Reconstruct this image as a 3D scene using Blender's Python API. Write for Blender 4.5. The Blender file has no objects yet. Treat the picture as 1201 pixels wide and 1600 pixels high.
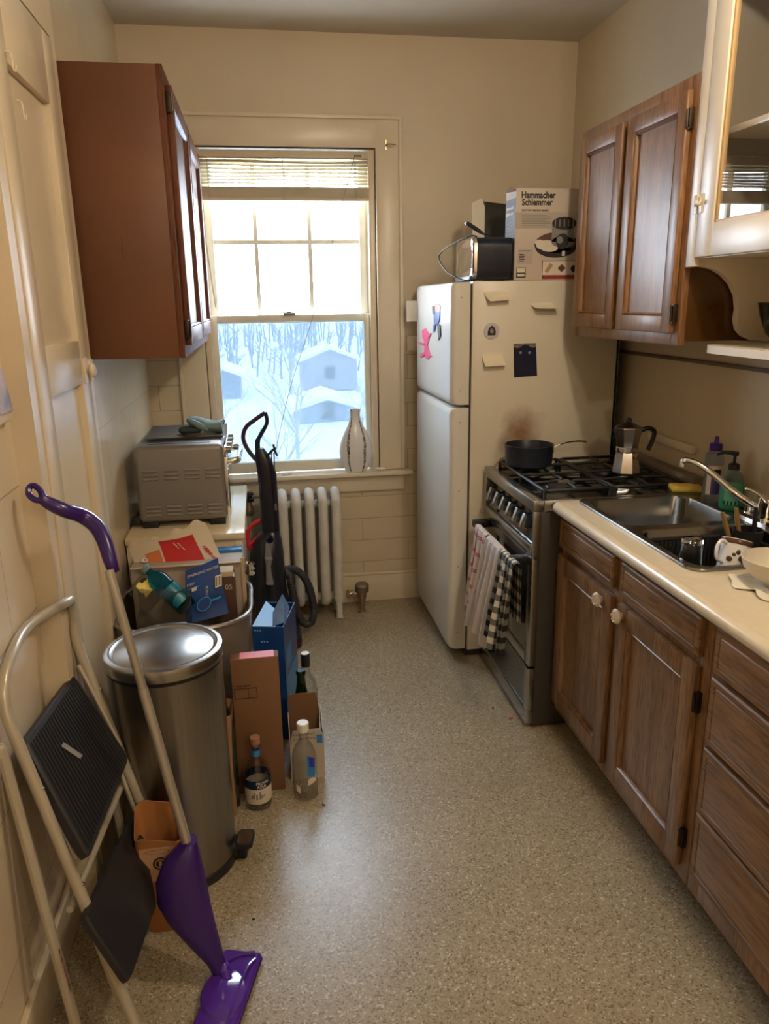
import bpy, bmesh, math, random
from mathutils import Vector, Matrix, Euler
random.seed(7)
scene = bpy.context.scene
COL = scene.collection
# ---------------------------------------------------------------- camera
FPX, CXP, CYP = 1185.0, 600.5, 800.0
ROT = ((0.98685688, 0.05664623, -0.15134303),
       (-0.16097517, 0.26253805, -0.95139937),
       (-0.01415988, 0.96325748, 0.26820612))
CAM = Vector((0, 0, 1.6))
cd = bpy.data.cameras.new('camera'); cam = bpy.data.objects.new('camera', cd); COL.objects.link(cam)
cd.sensor_fit = 'VERTICAL'; cd.sensor_height = 32.0; cd.lens = FPX / 1600.0 * 32.0; cd.clip_start = 0.02; cd.clip_end = 500
cam.matrix_world = Matrix.Translation(CAM) @ Matrix(ROT).to_4x4()
scene.camera = cam
# ---------------------------------------------------------------- light
SKY, LAMP, EXPO = 15.5, 24.0, 0.74
w = bpy.data.worlds.new('sky'); scene.world = w; w.use_nodes = True
wn = w.node_tree.nodes; wl = w.node_tree.links
bg = wn['Background']; bg.inputs[1].default_value = SKY
tc = wn.new('ShaderNodeTexCoord'); sx = wn.new('ShaderNodeSeparateXYZ'); cr = wn.new('ShaderNodeValToRGB')
wl.new(tc.outputs['Generated'], sx.inputs[0]); wl.new(sx.outputs[2], cr.inputs[0]); wl.new(cr.outputs[0], bg.inputs[0])
cr.color_ramp.elements[0].position = 0.0; cr.color_ramp.elements[0].color = (0.86, 0.93, 1, 1)
cr.color_ramp.elements[1].position = 0.6; cr.color_ramp.elements[1].color = (0.74, 0.87, 1, 1)
def lamp(name, loc, power, color, size, parent=None, kind='POINT'):
    l = bpy.data.lights.new(name, kind); l.energy = power; l.color = color
    if kind == 'POINT': l.shadow_soft_size = size
    o = bpy.data.objects.new(name, l); COL.objects.link(o); o.location = loc
    if parent: o.parent = parent
    return o
# skylight portal in the window opening (sampling aid only, gives no light of its own)
pl = bpy.data.lights.new('sky_portal', 'AREA'); pl.shape = 'RECTANGLE'; pl.size = 0.86; pl.size_y = 1.58
pl.cycles.is_portal = True
po = bpy.data.objects.new('sky_portal', pl); COL.objects.link(po); po.location = (0.17, 4.06, 1.51)
po.rotation_euler = (math.radians(-90), 0, 0)
scene.view_settings.view_transform = 'Standard'; scene.view_settings.look = 'None'
scene.view_settings.gamma = 1; scene.view_settings.use_curve_mapping = False
scene.view_settings.exposure = EXPO
# ---------------------------------------------------------------- helpers
def at(u, v, y=None, x=None, z=None):
    r = Matrix(ROT) @ Vector((u - CXP, -(v - CYP), -FPX))
    if y is not None: t = (y - CAM.y) / r.y
    elif x is not None: t = (x - CAM.x) / r.x
    else: t = (z - CAM.z) / r.z
    return CAM + r * t
class MB:
    def __init__(s): s.bm = bmesh.new(); s.mi = 0; s.M = None
    def _fin(s, vs, fs):
        for f in fs: f.material_index = s.mi; f.smooth = True
        if s.M is not None:
            for v in vs: v.co = s.M @ v.co
    def box(s, x0, y0, z0, x1, y1, z1, b=0.0, seg=2):
        r = bmesh.ops.create_cube(s.bm, size=1)
        vs = r['verts']
        for v in vs: v.co = Vector((x0 + (v.co.x + .5) * (x1 - x0), y0 + (v.co.y + .5) * (y1 - y0), z0 + (v.co.z + .5) * (z1 - z0)))
        fs = list({f for v in vs for f in v.link_faces})
        if b > 0:
            b = min(b, .49 * min(abs(x1 - x0), abs(y1 - y0), abs(z1 - z0)))
            es = list({e for v in vs for e in v.link_edges})
            rr = bmesh.ops.bevel(s.bm, geom=es, offset=b, segments=seg, affect='EDGES', profile=.5)
            fs = list({f for v in rr['verts'] for f in v.link_faces} | {f for f in fs if f.is_valid})
            vs = list({v for f in fs for v in f.verts})
        s._fin(vs, fs); return s
    def loft(s, loops, cap=True, closed=True):
        rows = [[s.bm.verts.new(p) for p in lp] for lp in loops]; fs = []
        n = len(rows[0])
        for a, b in zip(rows, rows[1:]):
            for i in range(n if closed else n - 1):
                j = (i + 1) % n
                try: fs.append(s.bm.faces.new((a[i], a[j], b[j], b[i])))
                except ValueError: pass
        if cap and closed:
            for row, rev in ((rows[0], True), (rows[-1], False)):
                try: fs.append(s.bm.faces.new(row[::-1] if rev else row))
                except ValueError: pass
        s._fin([v for r in rows for v in r], fs); return s
    def tube(s, pts, r, seg=10, closed=False, flat=1.0):
        pts = [Vector(p) for p in pts]; n = len(pts); loops = []
        up = None
        for i, p in enumerate(pts):
            if closed: t = pts[(i + 1) % n] - pts[i - 1]
            else: t = pts[min(i + 1, n - 1)] - pts[max(i - 1, 0)]
            t.normalize()
            if up is None:
                up = Vector((0, 0, 1)) if abs(t.z) < .9 else Vector((1, 0, 0))
            a = t.cross(up)
            if a.length < 1e-4: a = t.cross(Vector((0, 1, 0)))
            a.normalize(); up = a.cross(t).normalized()
            rr = r[i] if isinstance(r, (list, tuple)) else r
            loops.append([p + a * math.cos(2 * math.pi * k / seg) * rr + up * math.sin(2 * math.pi * k / seg) * rr * flat for k in range(seg)])
        if closed: loops.append(loops[0]); s.loft(loops, cap=False); bmesh.ops.remove_doubles(s.bm, verts=s.bm.verts, dist=1e-6)
        else: s.loft(loops)
        return s
    def lathe(s, prof, c=(0, 0, 0), seg=32, cap=True, M=None, sy=1.0):
        loops = []
        for r, z in prof:
            lp = [Vector((math.cos(2 * math.pi * k / seg) * max(r, 1e-5), math.sin(2 * math.pi * k / seg) * max(r, 1e-5) * sy, z)) for k in range(seg)]
            if M is not None: lp = [M @ p for p in lp]
            loops.append([p + Vector(c) for p in lp])
        s.loft(loops, cap); return s
    def cyl(s, a, b, r, seg=20, r2=None):
        a = Vector(a); b = Vector(b); d = b - a
        q = Vector((0, 0, 1)).rotation_difference(d.normalized()).to_matrix()
        return s.lathe([(r, 0), (r if r2 is None else r2, d.length)], a, seg, True, q)
    def prism(s, poly, plane, lo, hi):
        def m(p, t):
            if plane == 'xz': return Vector((p[0], t, p[1]))
            if plane == 'yz': return Vector((t, p[0], p[1]))
            return Vector((p[0], p[1], t))
        return s.loft([[m(p, lo) for p in poly], [m(p, hi) for p in poly]])
    def sph(s, c, rx, ry=None, rz=None, seg=20, M=None):
        ry = ry or rx; rz = rz or rx; loops = []
        n = seg // 2
        for i in range(n + 1):
            th = math.pi * i / n
            lp = [Vector((rx * math.sin(th) * math.cos(2 * math.pi * k / seg) + (1e-6 * math.cos(k)), ry * math.sin(th) * math.sin(2 * math.pi * k / seg) + (1e-6 * math.sin(k)), -rz * math.cos(th))) for k in range(seg)]
            if M is not None: lp = [M @ p for p in lp]
            loops.append([p + Vector(c) for p in lp])
        return s.loft(loops)
    def grid(s, f, nu, nv, th=0.0, mat=None):
        """sheet f(u,v) with optional thickness along its normals; mat(u,v) gives the material slot"""
        P = [[Vector(f(i / nu, j / nv)) for j in range(nv + 1)] for i in range(nu + 1)]
        V = [[s.bm.verts.new(p) for p in r] for r in P]; fs = []; vs = [v for r in V for v in r]
        def quads(W, flip):
            for i in range(nu):
                for j in range(nv):
                    q = (W[i][j], W[i + 1][j], W[i + 1][j + 1], W[i][j + 1])
                    fc = s.bm.faces.new(q[::-1] if flip else q); fs.append(fc)
                    fc.material_index = mat((i + .5) / nu, (j + .5) / nv) if mat else s.mi; fc.smooth = True
        quads(V, False)
        if th:
            N = [[None] * (nv + 1) for _ in range(nu + 1)]
            for i in range(nu + 1):
                for j in range(nv + 1):
                    a = P[min(i + 1, nu)][j] - P[max(i - 1, 0)][j]; b = P[i][min(j + 1, nv)] - P[i][max(j - 1, 0)]
                    n = a.cross(b); n = n.normalized() if n.length > 1e-12 else Vector((0, 0, 1)); N[i][j] = n
            W = [[s.bm.verts.new(P[i][j] - N[i][j] * th) for j in range(nv + 1)] for i in range(nu + 1)]
            vs += [v for r in W for v in r]; quads(W, True)
            rim = [(i, 0) for i in range(nu)] + [(nu, j) for j in range(nv)] + [(i, nv) for i in range(nu, 0, -1)] + [(0, j) for j in range(nv, 0, -1)]
            for k in range(len(rim)):
                a, b = rim[k], rim[(k + 1) % len(rim)]
                fc = s.bm.faces.new((V[b[0]][b[1]], V[a[0]][a[1]], W[a[0]][a[1]], W[b[0]][b[1]])); fc.smooth = True
                fc.material_index = s.mi; fs.append(fc)
        if s.M is not None:
            for v in vs: v.co = s.M @ v.co
        return s
    def plate(s, outer, holes, z0, z1):
        """flat plate with holes; loops are lists of (x,y)"""
        for z, flip in ((z1, False), (z0, True)):
            es = []
            for lp in [outer] + holes:
                vs = [s.bm.verts.new((p[0], p[1], z)) for p in lp]
                es += [s.bm.edges.new((vs[i], vs[(i + 1) % len(vs)])) for i in range(len(vs))]
            r = bmesh.ops.triangle_fill(s.bm, edges=es, use_beauty=True, normal=(0, 0, -1 if flip else 1))
            for g in r['geom']:
                if isinstance(g, bmesh.types.BMFace): g.material_index = s.mi
        for lp in [outer] + holes:
            s.loft([[Vector((p[0], p[1], z0)) for p in lp], [Vector((p[0], p[1], z1)) for p in lp]], cap=False)
        bmesh.ops.remove_doubles(s.bm, verts=s.bm.verts, dist=1e-6)
        return s
    def build(s, name, mats, parent=None, label=None, cat=None, group=None, kind=None, sharp=35, fixn=True):
        if fixn: bmesh.ops.recalc_face_normals(s.bm, faces=s.bm.faces)
        org = Vector((0, 0, 0))
        if parent is None:
            xs = [v.co for v in s.bm.verts]
            lo = [min(c[i] for c in xs) for i in range(3)]; hi = [max(c[i] for c in xs) for i in range(3)]
            org = Vector(((lo[0] + hi[0]) / 2, (lo[1] + hi[1]) / 2, lo[2]))
        else: org = Vector(parent['_o'])
        for v in s.bm.verts: v.co -= org
        me = bpy.data.meshes.new(name); s.bm.to_mesh(me); s.bm.free()
        for m in (mats if isinstance(mats, (list, tuple)) else [mats]): me.materials.append(m)
        me.set_sharp_from_angle(angle=math.radians(sharp))
        o = bpy.data.objects.new(name, me); COL.objects.link(o); o['_o'] = list(org)
        if parent is None: o.location = org
        else: o.parent = parent
        tag(o, label, cat, group, kind)
        return o
def tag(o, label=None, cat=None, group=None, kind=None):
    if label: o['label'] = label
    if cat: o['category'] = cat
    if group: o['group'] = group
    if kind: o['kind'] = kind
    return o
def thing(name, loc, label, cat, group=None, kind=None):
    o = bpy.data.objects.new(name, None); COL.objects.link(o); o.location = loc; o['_o'] = list(loc); o.empty_display_size = .05
    return tag(o, label, cat, group, kind)
def copy_tree(o, loc=None, parent=None):
    c = o.copy(); COL.objects.link(c)
    if parent: c.parent = parent
    if loc is not None: c.location = loc
    for ch in list(o.children): copy_tree(ch, None, c)
    return c
def rrect(x0, y0, x1, y1, r, n=6):
    pts = []
    for cx, cy, a in ((x1 - r, y1 - r, 0), (x0 + r, y1 - r, 90), (x0 + r, y0 + r, 180), (x1 - r, y0 + r, 270)):
        for k in range(n + 1):
            t = math.radians(a + 90 * k / n); pts.append((cx + r * math.cos(t), cy + r * math.sin(t)))
    return pts
def smooth_path(pts, n=8, closed=False):
    pts = [Vector(p) for p in pts]; out = []; L = len(pts)
    rng = range(L if closed else L - 1)
    for i in rng:
        p0 = pts[(i - 1) % L] if (closed or i > 0) else pts[i]; p1 = pts[i]; p2 = pts[(i + 1) % L]
        p3 = pts[(i + 2) % L] if (closed or i + 2 < L) else p2
        for k in range(n):
            t = k / n
            out.append(.5 * ((2 * p1) + (-p0 + p2) * t + (2 * p0 - 5 * p1 + 4 * p2 - p3) * t * t + (-p0 + 3 * p1 - 3 * p2 + p3) * t ** 3))
    if not closed: out.append(pts[-1])
    return out
def text(s, size, org, right, up, mat, parent, name='lettering', bold=0.0, depth=.0004, align='LEFT', sx_=1.0):
    right = Vector(right).normalized(); up = Vector(up).normalized(); n = right.cross(up)
    c = bpy.data.curves.new(name, 'FONT'); c.body = s; c.size = size; c.extrude = depth; c.offset = bold; c.align_x = align; c.resolution_u = 3
    t = bpy.data.objects.new('tmp', c); me = bpy.data.meshes.new_from_object(t)
    bpy.data.objects.remove(t); bpy.data.curves.remove(c)
    M = Matrix((right * sx_, up, n)).transposed().to_4x4(); M.translation = Vector(org) - Vector(parent['_o'])
    me.transform(M); me.materials.clear(); me.materials.append(mat)
    o = bpy.data.objects.new(name, me); COL.objects.link(o); o.parent = parent; o['_o'] = parent['_o']
    return o
def decals(name, org, right, up, items, mats, parent, th=.0004, **kw):
    """printed flat shapes: items = (points2d, level, slot)"""
    right = Vector(right).normalized(); up = Vector(up).normalized(); n = right.cross(up); org = Vector(org); m = MB()
    for pts, lv, sl in items:
        m.mi = sl; o = org + n * (lv * .00035)
        m.loft([[o + right * p[0] + up * p[1] for p in pts], [o + right * p[0] + up * p[1] + n * th for p in pts]])
    return m.build(name, mats, parent, **kw)
def R4(x0, y0, x1, y1): return [(x0, y0), (x1, y0), (x1, y1), (x0, y1)]
def ELL(cx, cy, rx, ry, n=24, a0=0, a1=360): return [(cx + rx * math.cos(math.radians(a0 + (a1 - a0) * k / n)), cy + ry * math.sin(math.radians(a0 + (a1 - a0) * k / n))) for k in range(n)]
def marks(org, right, up, wd, h, n, seed, mt, parent, name='illegible_print'):
    rd = random.Random(seed); it = []; x = 0
    for k in range(n):
        w_ = wd / n * rd.uniform(.45, .8); it.append((R4(x, rd.uniform(0, .15) * h, x + w_, h * rd.uniform(.75, 1)), 0, 0)); x += wd / n
    return decals(name, org, right, up, it, [mt], parent)
# ---------------------------------------------------------------- materials
def _ins(b, **kw):
    for k, v in kw.items():
        k2 = k.replace('_', ' ')
        if k2 in b.inputs: b.inputs[k2].default_value = v
def mat(name, col, rough=.5, metal=0.0, noise=0.0, nscale=8.0, bump=0.0, bscale=60.0, coat=0.0, trans=0.0, ior=1.45, emit=None, estr=0.0, spec=.5, sheen=0.0, stretch=(1, 1, 1), col2=None, alpha=1.0, rvar=0.0):
    m = bpy.data.materials.new(name); m.use_nodes = True; N = m.node_tree.nodes; L = m.node_tree.links; b = N['Principled BSDF']
    _ins(b, Roughness=rough, Metallic=metal, IOR=ior); b.inputs['Base Color'].default_value = (*col, 1)
    b.inputs['Coat Weight'].default_value = coat; b.inputs['Transmission Weight'].default_value = trans; b.inputs['Specular IOR Level'].default_value = spec
    b.inputs['Sheen Weight'].default_value = sheen; b.inputs['Alpha'].default_value = alpha
    if emit: b.inputs['Emission Color'].default_value = (*emit, 1); b.inputs['Emission Strength'].default_value = estr
    t = N.new('ShaderNodeTexCoord'); mp = N.new('ShaderNodeMapping'); mp.inputs['Scale'].default_value = stretch
    L.new(t.outputs['Object'], mp.inputs['Vector'])
    if noise > 0 or rvar > 0:
        nz = N.new('ShaderNodeTexNoise'); nz.inputs['Scale'].default_value = nscale; nz.inputs['Detail'].default_value = 5
        L.new(mp.outputs[0], nz.inputs['Vector'])
        if noise > 0:
            mx = N.new('ShaderNodeMix'); mx.data_type = 'RGBA'
            c2 = col2 or tuple(c * (1 - noise) for c in col)
            mx.inputs['A'].default_value = (*c2, 1); mx.inputs['B'].default_value = (*col, 1)
            r = N.new('ShaderNodeMapRange'); r.inputs['From Min'].default_value = .35; r.inputs['From Max'].default_value = .65
            L.new(nz.outputs[0], r.inputs[0]); L.new(r.outputs[0], mx.inputs['Factor']); L.new(mx.outputs['Result'], b.inputs['Base Color'])
        if rvar > 0:
            r2 = N.new('ShaderNodeMapRange'); r2.inputs['To Min'].default_value = max(0, rough - rvar); r2.inputs['To Max'].default_value = rough + rvar
            L.new(nz.outputs[0], r2.inputs[0]); L.new(r2.outputs[0], b.inputs['Roughness'])
    if bump > 0:
        nb = N.new('ShaderNodeTexNoise'); nb.inputs['Scale'].default_value = bscale; nb.inputs['Detail'].default_value = 4
        L.new(mp.outputs[0], nb.inputs['Vector'])
        bp = N.new('ShaderNodeBump'); bp.inputs['Strength'].default_value = bump; bp.inputs['Distance'].default_value = .002
        L.new(nb.outputs[0], bp.inputs['Height']); L.new(bp.outputs[0], b.inputs['Normal'])
    return m
def wood(name, light, dark, stretch, rough=.43, coat=.12, spec=.5):
    m = bpy.data.materials.new(name); m.use_nodes = True; N = m.node_tree.nodes; L = m.node_tree.links; b = N['Principled BSDF']
    t = N.new('ShaderNodeTexCoord'); mp = N.new('ShaderNodeMapping'); mp.inputs['Scale'].default_value = stretch; L.new(t.outputs['Object'], mp.inputs['Vector'])
    n1 = N.new('ShaderNodeTexNoise'); n1.inputs['Scale'].default_value = 4; n1.inputs['Detail'].default_value = 6; n1.inputs['Distortion'].default_value = .6; L.new(mp.outputs[0], n1.inputs['Vector'])
    n2 = N.new('ShaderNodeTexNoise'); n2.inputs['Scale'].default_value = 26; n2.inputs['Detail'].default_value = 3; L.new(mp.outputs[0], n2.inputs['Vector'])
    r = N.new('ShaderNodeValToRGB'); r.color_ramp.elements[0].position = .36; r.color_ramp.elements[0].color = (*dark, 1); r.color_ramp.elements[1].position = .64; r.color_ramp.elements[1].color = (*light, 1)
    L.new(n1.outputs[0], r.inputs[0])
    r2 = N.new('ShaderNodeMapRange'); r2.inputs['From Min'].default_value = .38; r2.inputs['From Max'].default_value = .52; r2.inputs['To Min'].default_value = .62; r2.inputs['To Max'].default_value = 1
    L.new(n2.outputs[0], r2.inputs[0])
    mx = N.new('ShaderNodeMix'); mx.data_type = 'RGBA'; mx.blend_type = 'MULTIPLY'; mx.inputs['Factor'].default_value = 1
    L.new(r.outputs[0], mx.inputs['A']); L.new(r2.outputs[0], mx.inputs['B']); L.new(mx.outputs['Result'], b.inputs['Base Color'])
    b.inputs['Specular IOR Level'].default_value = spec
    b.inputs['Roughness'].default_value = rough; b.inputs['Coat Weight'].default_value = coat; b.inputs['Coat Roughness'].default_value = .25
    bp = N.new('ShaderNodeBump'); bp.inputs['Strength'].default_value = .25; bp.inputs['Distance'].default_value = .001; L.new(n2.outputs[0], bp.inputs['Height']); L.new(bp.outputs[0], b.inputs['Normal'])
    return m
def tiled(name, col, axis, rough, zmax, bw=.30, bh=.123, zoff=0.0):
    """painted plaster, scored into large tiles below zmax; axis = horizontal world axis of the wall"""
    m = bpy.data.materials.new(name); m.use_nodes = True; N = m.node_tree.nodes; L = m.node_tree.links; b = N['Principled BSDF']
    t = N.new('ShaderNodeNewGeometry'); sp = N.new('ShaderNodeSeparateXYZ'); L.new(t.outputs['Position'], sp.inputs[0])
    cb = N.new('ShaderNodeCombineXYZ'); L.new(sp.outputs[axis], cb.inputs[0])
    ad = N.new('ShaderNodeMath'); ad.operation = 'ADD'; ad.inputs[1].default_value = zoff; L.new(sp.outputs[2], ad.inputs[0]); L.new(ad.outputs[0], cb.inputs[1])
    br = N.new('ShaderNodeTexBrick'); br.inputs['Scale'].default_value = 1; br.inputs['Brick Width'].default_value = bw; br.inputs['Row Height'].default_value = bh
    br.inputs['Mortar Size'].default_value = .0022; br.inputs['Mortar Smooth'].default_value = .3
    L.new(cb.outputs[0], br.inputs['Vector'])
    lt = N.new('ShaderNodeMath'); lt.operation = 'LESS_THAN'; lt.inputs[1].default_value = zmax; L.new(sp.outputs[2], lt.inputs[0])
    mu = N.new('ShaderNodeMath'); mu.operation = 'MULTIPLY'; L.new(br.outputs['Fac'], mu.inputs[0]); L.new(lt.outputs[0], mu.inputs[1])
    mx = N.new('ShaderNodeMix'); mx.data_type = 'RGBA'; mx.inputs['A'].default_value = (*col, 1); mx.inputs['B'].default_value = tuple(c * .62 for c in col) + (1,)
    L.new(mu.outputs[0], mx.inputs['Factor']); 
    nz = N.new('ShaderNodeTexNoise'); nz.inputs['Scale'].default_value = 2.5; nz.inputs['Detail'].default_value = 6; L.new(t.outputs['Position'], nz.inputs['Vector'])
    mr = N.new('ShaderNodeMapRange'); mr.inputs['To Min'].default_value = .88; mr.inputs['To Max'].default_value = 1.06; L.new(nz.outputs[0], mr.inputs[0])
    m2 = N.new('ShaderNodeMix'); m2.data_type = 'RGBA'; m2.blend_type = 'MULTIPLY'; m2.inputs['Factor'].default_value = 1
    L.new(mx.outputs['Result'], m2.inputs['A']); L.new(mr.outputs[0], m2.inputs['B']); L.new(m2.outputs['Result'], b.inputs['Base Color'])
    b.inputs['Roughness'].default_value = rough
    n2 = N.new('ShaderNodeTexNoise'); n2.inputs['Scale'].default_value = 18; n2.inputs['Detail'].default_value = 5; L.new(t.outputs['Position'], n2.inputs['Vector'])
    su = N.new('ShaderNodeMath'); su.operation = 'SUBTRACT'; L.new(n2.outputs[0], su.inputs[0]); L.new(mu.outputs[0], su.inputs[1])
    bp = N.new('ShaderNodeBump'); bp.inputs['Strength'].default_value = .35; bp.inputs['Distance'].default_value = .003; L.new(su.outputs[0], bp.inputs['Height']); L.new(bp.outputs[0], b.inputs['Normal'])
    return m
CREAM = (0.62, 0.515, 0.36)
M = {}
M['wall'] = mat('cream_wall_paint', CREAM, .5, noise=.08, nscale=2, bump=.15, bscale=25)
M['wall_back'] = tiled('scored_cream_plaster_back', CREAM, 0, .42, 1.36, .5, .123, .02)
M['wall_left'] = tiled('scored_cream_plaster_left', (0.66, 0.56, 0.42), 1, .28, 1.36, .42, .31, .05)
M['ceiling'] = mat('ceiling_paint', (0.62, 0.56, 0.46), .7, noise=.05, nscale=3)
M['trim'] = mat('cream_gloss_trim', (0.72, 0.62, 0.46), .3, noise=.07, nscale=5, bump=.15, bscale=20)
M['door'] = mat('cream_gloss_door', (0.70, 0.59, 0.43), .27, noise=.07, nscale=3, bump=.2, bscale=14)
M['sash'] = mat('white_sash_paint', (0.74, 0.72, 0.62), .3, noise=.05, nscale=6)
M['hutch'] = mat('cream_hutch_paint', (0.78, 0.68, 0.54), .32, noise=.06, nscale=4, bump=.15, bscale=18)
M['wood_v'] = wood('oak_upright_grain', (.30, .145, .055), (.20, .088, .032), (7, 7, .6))
M['wood_h'] = wood('oak_level_grain', (.31, .170, .080), (.19, .098, .042), (7, .6, 7))
M['wood_b'] = wood('worn_oak_upright_grain', (.31, .175, .085), (.20, .105, .048), (7, 7, .6), .38, .15)
M['wood_side'] = mat('brown_cabinet_side', (.16, .062, .028), .42, noise=.25, nscale=3)
M['brown_paint'] = mat('brown_gloss_side', (.085, .036, .009), .2, noise=.1, nscale=3, coat=.4)
M['hinge'] = mat('dark_bronze_hinge', (.05, .035, .025), .4, metal=.8)
M['steel'] = mat('brushed_steel', (.31, .29, .265), .3, metal=1, noise=.12, nscale=3, stretch=(30, 30, 1), rvar=.06)
M['steel_h'] = mat('brushed_steel_level', (.44, .43, .41), .27, metal=1, noise=.10, nscale=4, stretch=(1, 1, 40))
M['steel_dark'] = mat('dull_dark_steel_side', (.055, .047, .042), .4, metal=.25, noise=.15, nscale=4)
M['chrome'] = mat('chrome', (.80, .80, .80), .08, metal=1)
M['sinksteel'] = mat('sink_steel', (.30, .29, .27), .25, metal=1, noise=.1, nscale=6, rvar=.08)
M['alu'] = mat('cast_aluminium', (.62, .60, .57), .22, metal=1)
M['black'] = mat('black_plastic', (.014, .014, .017), .4)
M['blackgloss'] = mat('black_gloss', (.008, .008, .010), .08, coat=.5)
M['iron'] = mat('cast_iron_grate', (.010, .010, .011), .45, bump=.3, bscale=200)
M['glassblk'] = mat('dark_oven_glass', (.012, .013, .014), .06, coat=.5)
M['fridge'] = mat('fridge_enamel', (.63, .57, .46), .3, bump=.12, bscale=260, noise=.04, nscale=3)
M['fridge_door'] = mat('fridge_door_enamel', (.66, .63, .56), .25, bump=.15, bscale=260)
M['gasket'] = mat('dark_gasket', (.035, .022, .022), .6)
M['counter'] = mat('cream_laminate', (.70, .60, .44), .22, noise=.05, nscale=30)
M['paper'] = mat('white_paper', (.72, .66, .55), .8)
M['white'] = mat('white_paint', (.78, .76, .70), .4)
M['radiator'] = mat('aluminium_radiator_paint', (.66, .63, .57), .33, noise=.12, nscale=12, bump=.2, bscale=50)
M['purple'] = mat('purple_plastic', (.034, .009, .135), .26, coat=.2)
M['purple2'] = mat('violet_gloss_plastic', (.075, .02, .30), .12, coat=.5)
M['pole'] = mat('grey_metal_pole', (.47, .44, .38), .32, metal=.6)
M['ladder'] = mat('grey_enamelled_tube', (.50, .45, .36), .3, metal=.25, noise=.06, nscale=10)
M['rubber'] = mat('black_ribbed_rubber', (.018, .018, .022), .45)
M['card'] = mat('brown_cardboard', (.21, .105, .05), .75, noise=.1, nscale=6)
M['cardlight'] = mat('pale_cardboard', (.52, .40, .27), .7, noise=.08, nscale=8)
M['cardwhite'] = mat('white_carton', (.68, .60, .50), .5)
M['blue'] = mat('blue_carton', (.012, .07, .30), .35, noise=.4, nscale=5)
M['lightblue'] = mat('pale_blue_print', (.30, .55, .85), .4)
M['midblue'] = mat('mid_blue_print', (.03, .22, .55), .4)
M['red'] = mat('red_print', (.45, .02, .02), .45)
M['orange'] = mat('orange_print', (.55, .16, .05), .5)
M['pink'] = mat('pink_print', (.75, .25, .30), .5)
M['yellow'] = mat('yellow_print', (.75, .58, .15), .5)
M['ink'] = mat('black_ink', (.02, .018, .018), .6)
M['greyink'] = mat('grey_ink', (.25, .22, .20), .6)
M['navy'] = mat('navy_plastic', (.006, .010, .022), .28, coat=.3)
M['wood_handle'] = mat('wooden_handle', (.32, .18, .06), .4, noise=.3, nscale=20, stretch=(1, 1, .1))
M['brass'] = mat('old_brass', (.35, .27, .17), .35, metal=.9)
M['green'] = mat('lime_skin', (.28, .42, .10), .35, noise=.2, nscale=15)
M['sponge_y'] = mat('yellow_sponge', (.72, .52, .10), .9, bump=.6, bscale=150)
M['sponge_g'] = mat('green_scourer', (.06, .16, .06), .9)
M['teal'] = mat('teal_towel', (.17, .26, .27), .9, noise=.15, nscale=25, sheen=.2)
M['tealdark'] = mat('dark_teal_lining', (.035, .05, .055), .9)
M['taupe'] = mat('taupe_bin_metal', (.20, .17, .14), .38, metal=.4)
M['rimgrey'] = mat('grey_bin_rim', (.33, .31, .28), .25, metal=.6)
M['vac'] = mat('charcoal_vacuum_plastic', (.012, .014, .022), .28)
M['vacgrey'] = mat('grey_vacuum_plastic', (.22, .22, .23), .35)
M['vacred'] = mat('red_vacuum_plastic', (.60, .03, .04), .25, coat=.3)
M['vachandle'] = mat('dark_maroon_grip', (.05, .018, .022), .5)
M['ceramic'] = mat('white_ceramic', (.72, .71, .70), .15, coat=.3)
M['stone'] = mat('cream_stoneware', (.60, .54, .44), .3)
M['blind'] = mat('ivory_blind_slat', (.62, .54, .38), .5)
M['cord'] = mat('pale_cord', (.45, .40, .32), .7)
def glass(name, col, rough=0.0, ior=1.45):
    return mat(name, col, rough, trans=1.0, ior=ior)
M['glass'] = glass('clear_glass', (.95, .96, .95))
M['greenglass'] = glass('green_bottle_glass', (.03, .22, .05), .03)
M['olive_glass'] = glass('olive_bowl_glass', (.55, .62, .38), .03)
M['tealglass'] = glass('teal_clear_plastic', (.05, .45, .50), .08, 1.35)
M['greensoap'] = mat('green_soap', (.08, .42, .26), .15, trans=.4)
M['clearplastic'] = mat('clear_plastic_film', (.85, .85, .85), .08, alpha=.32, coat=.6)
M['pane'] = None
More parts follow.
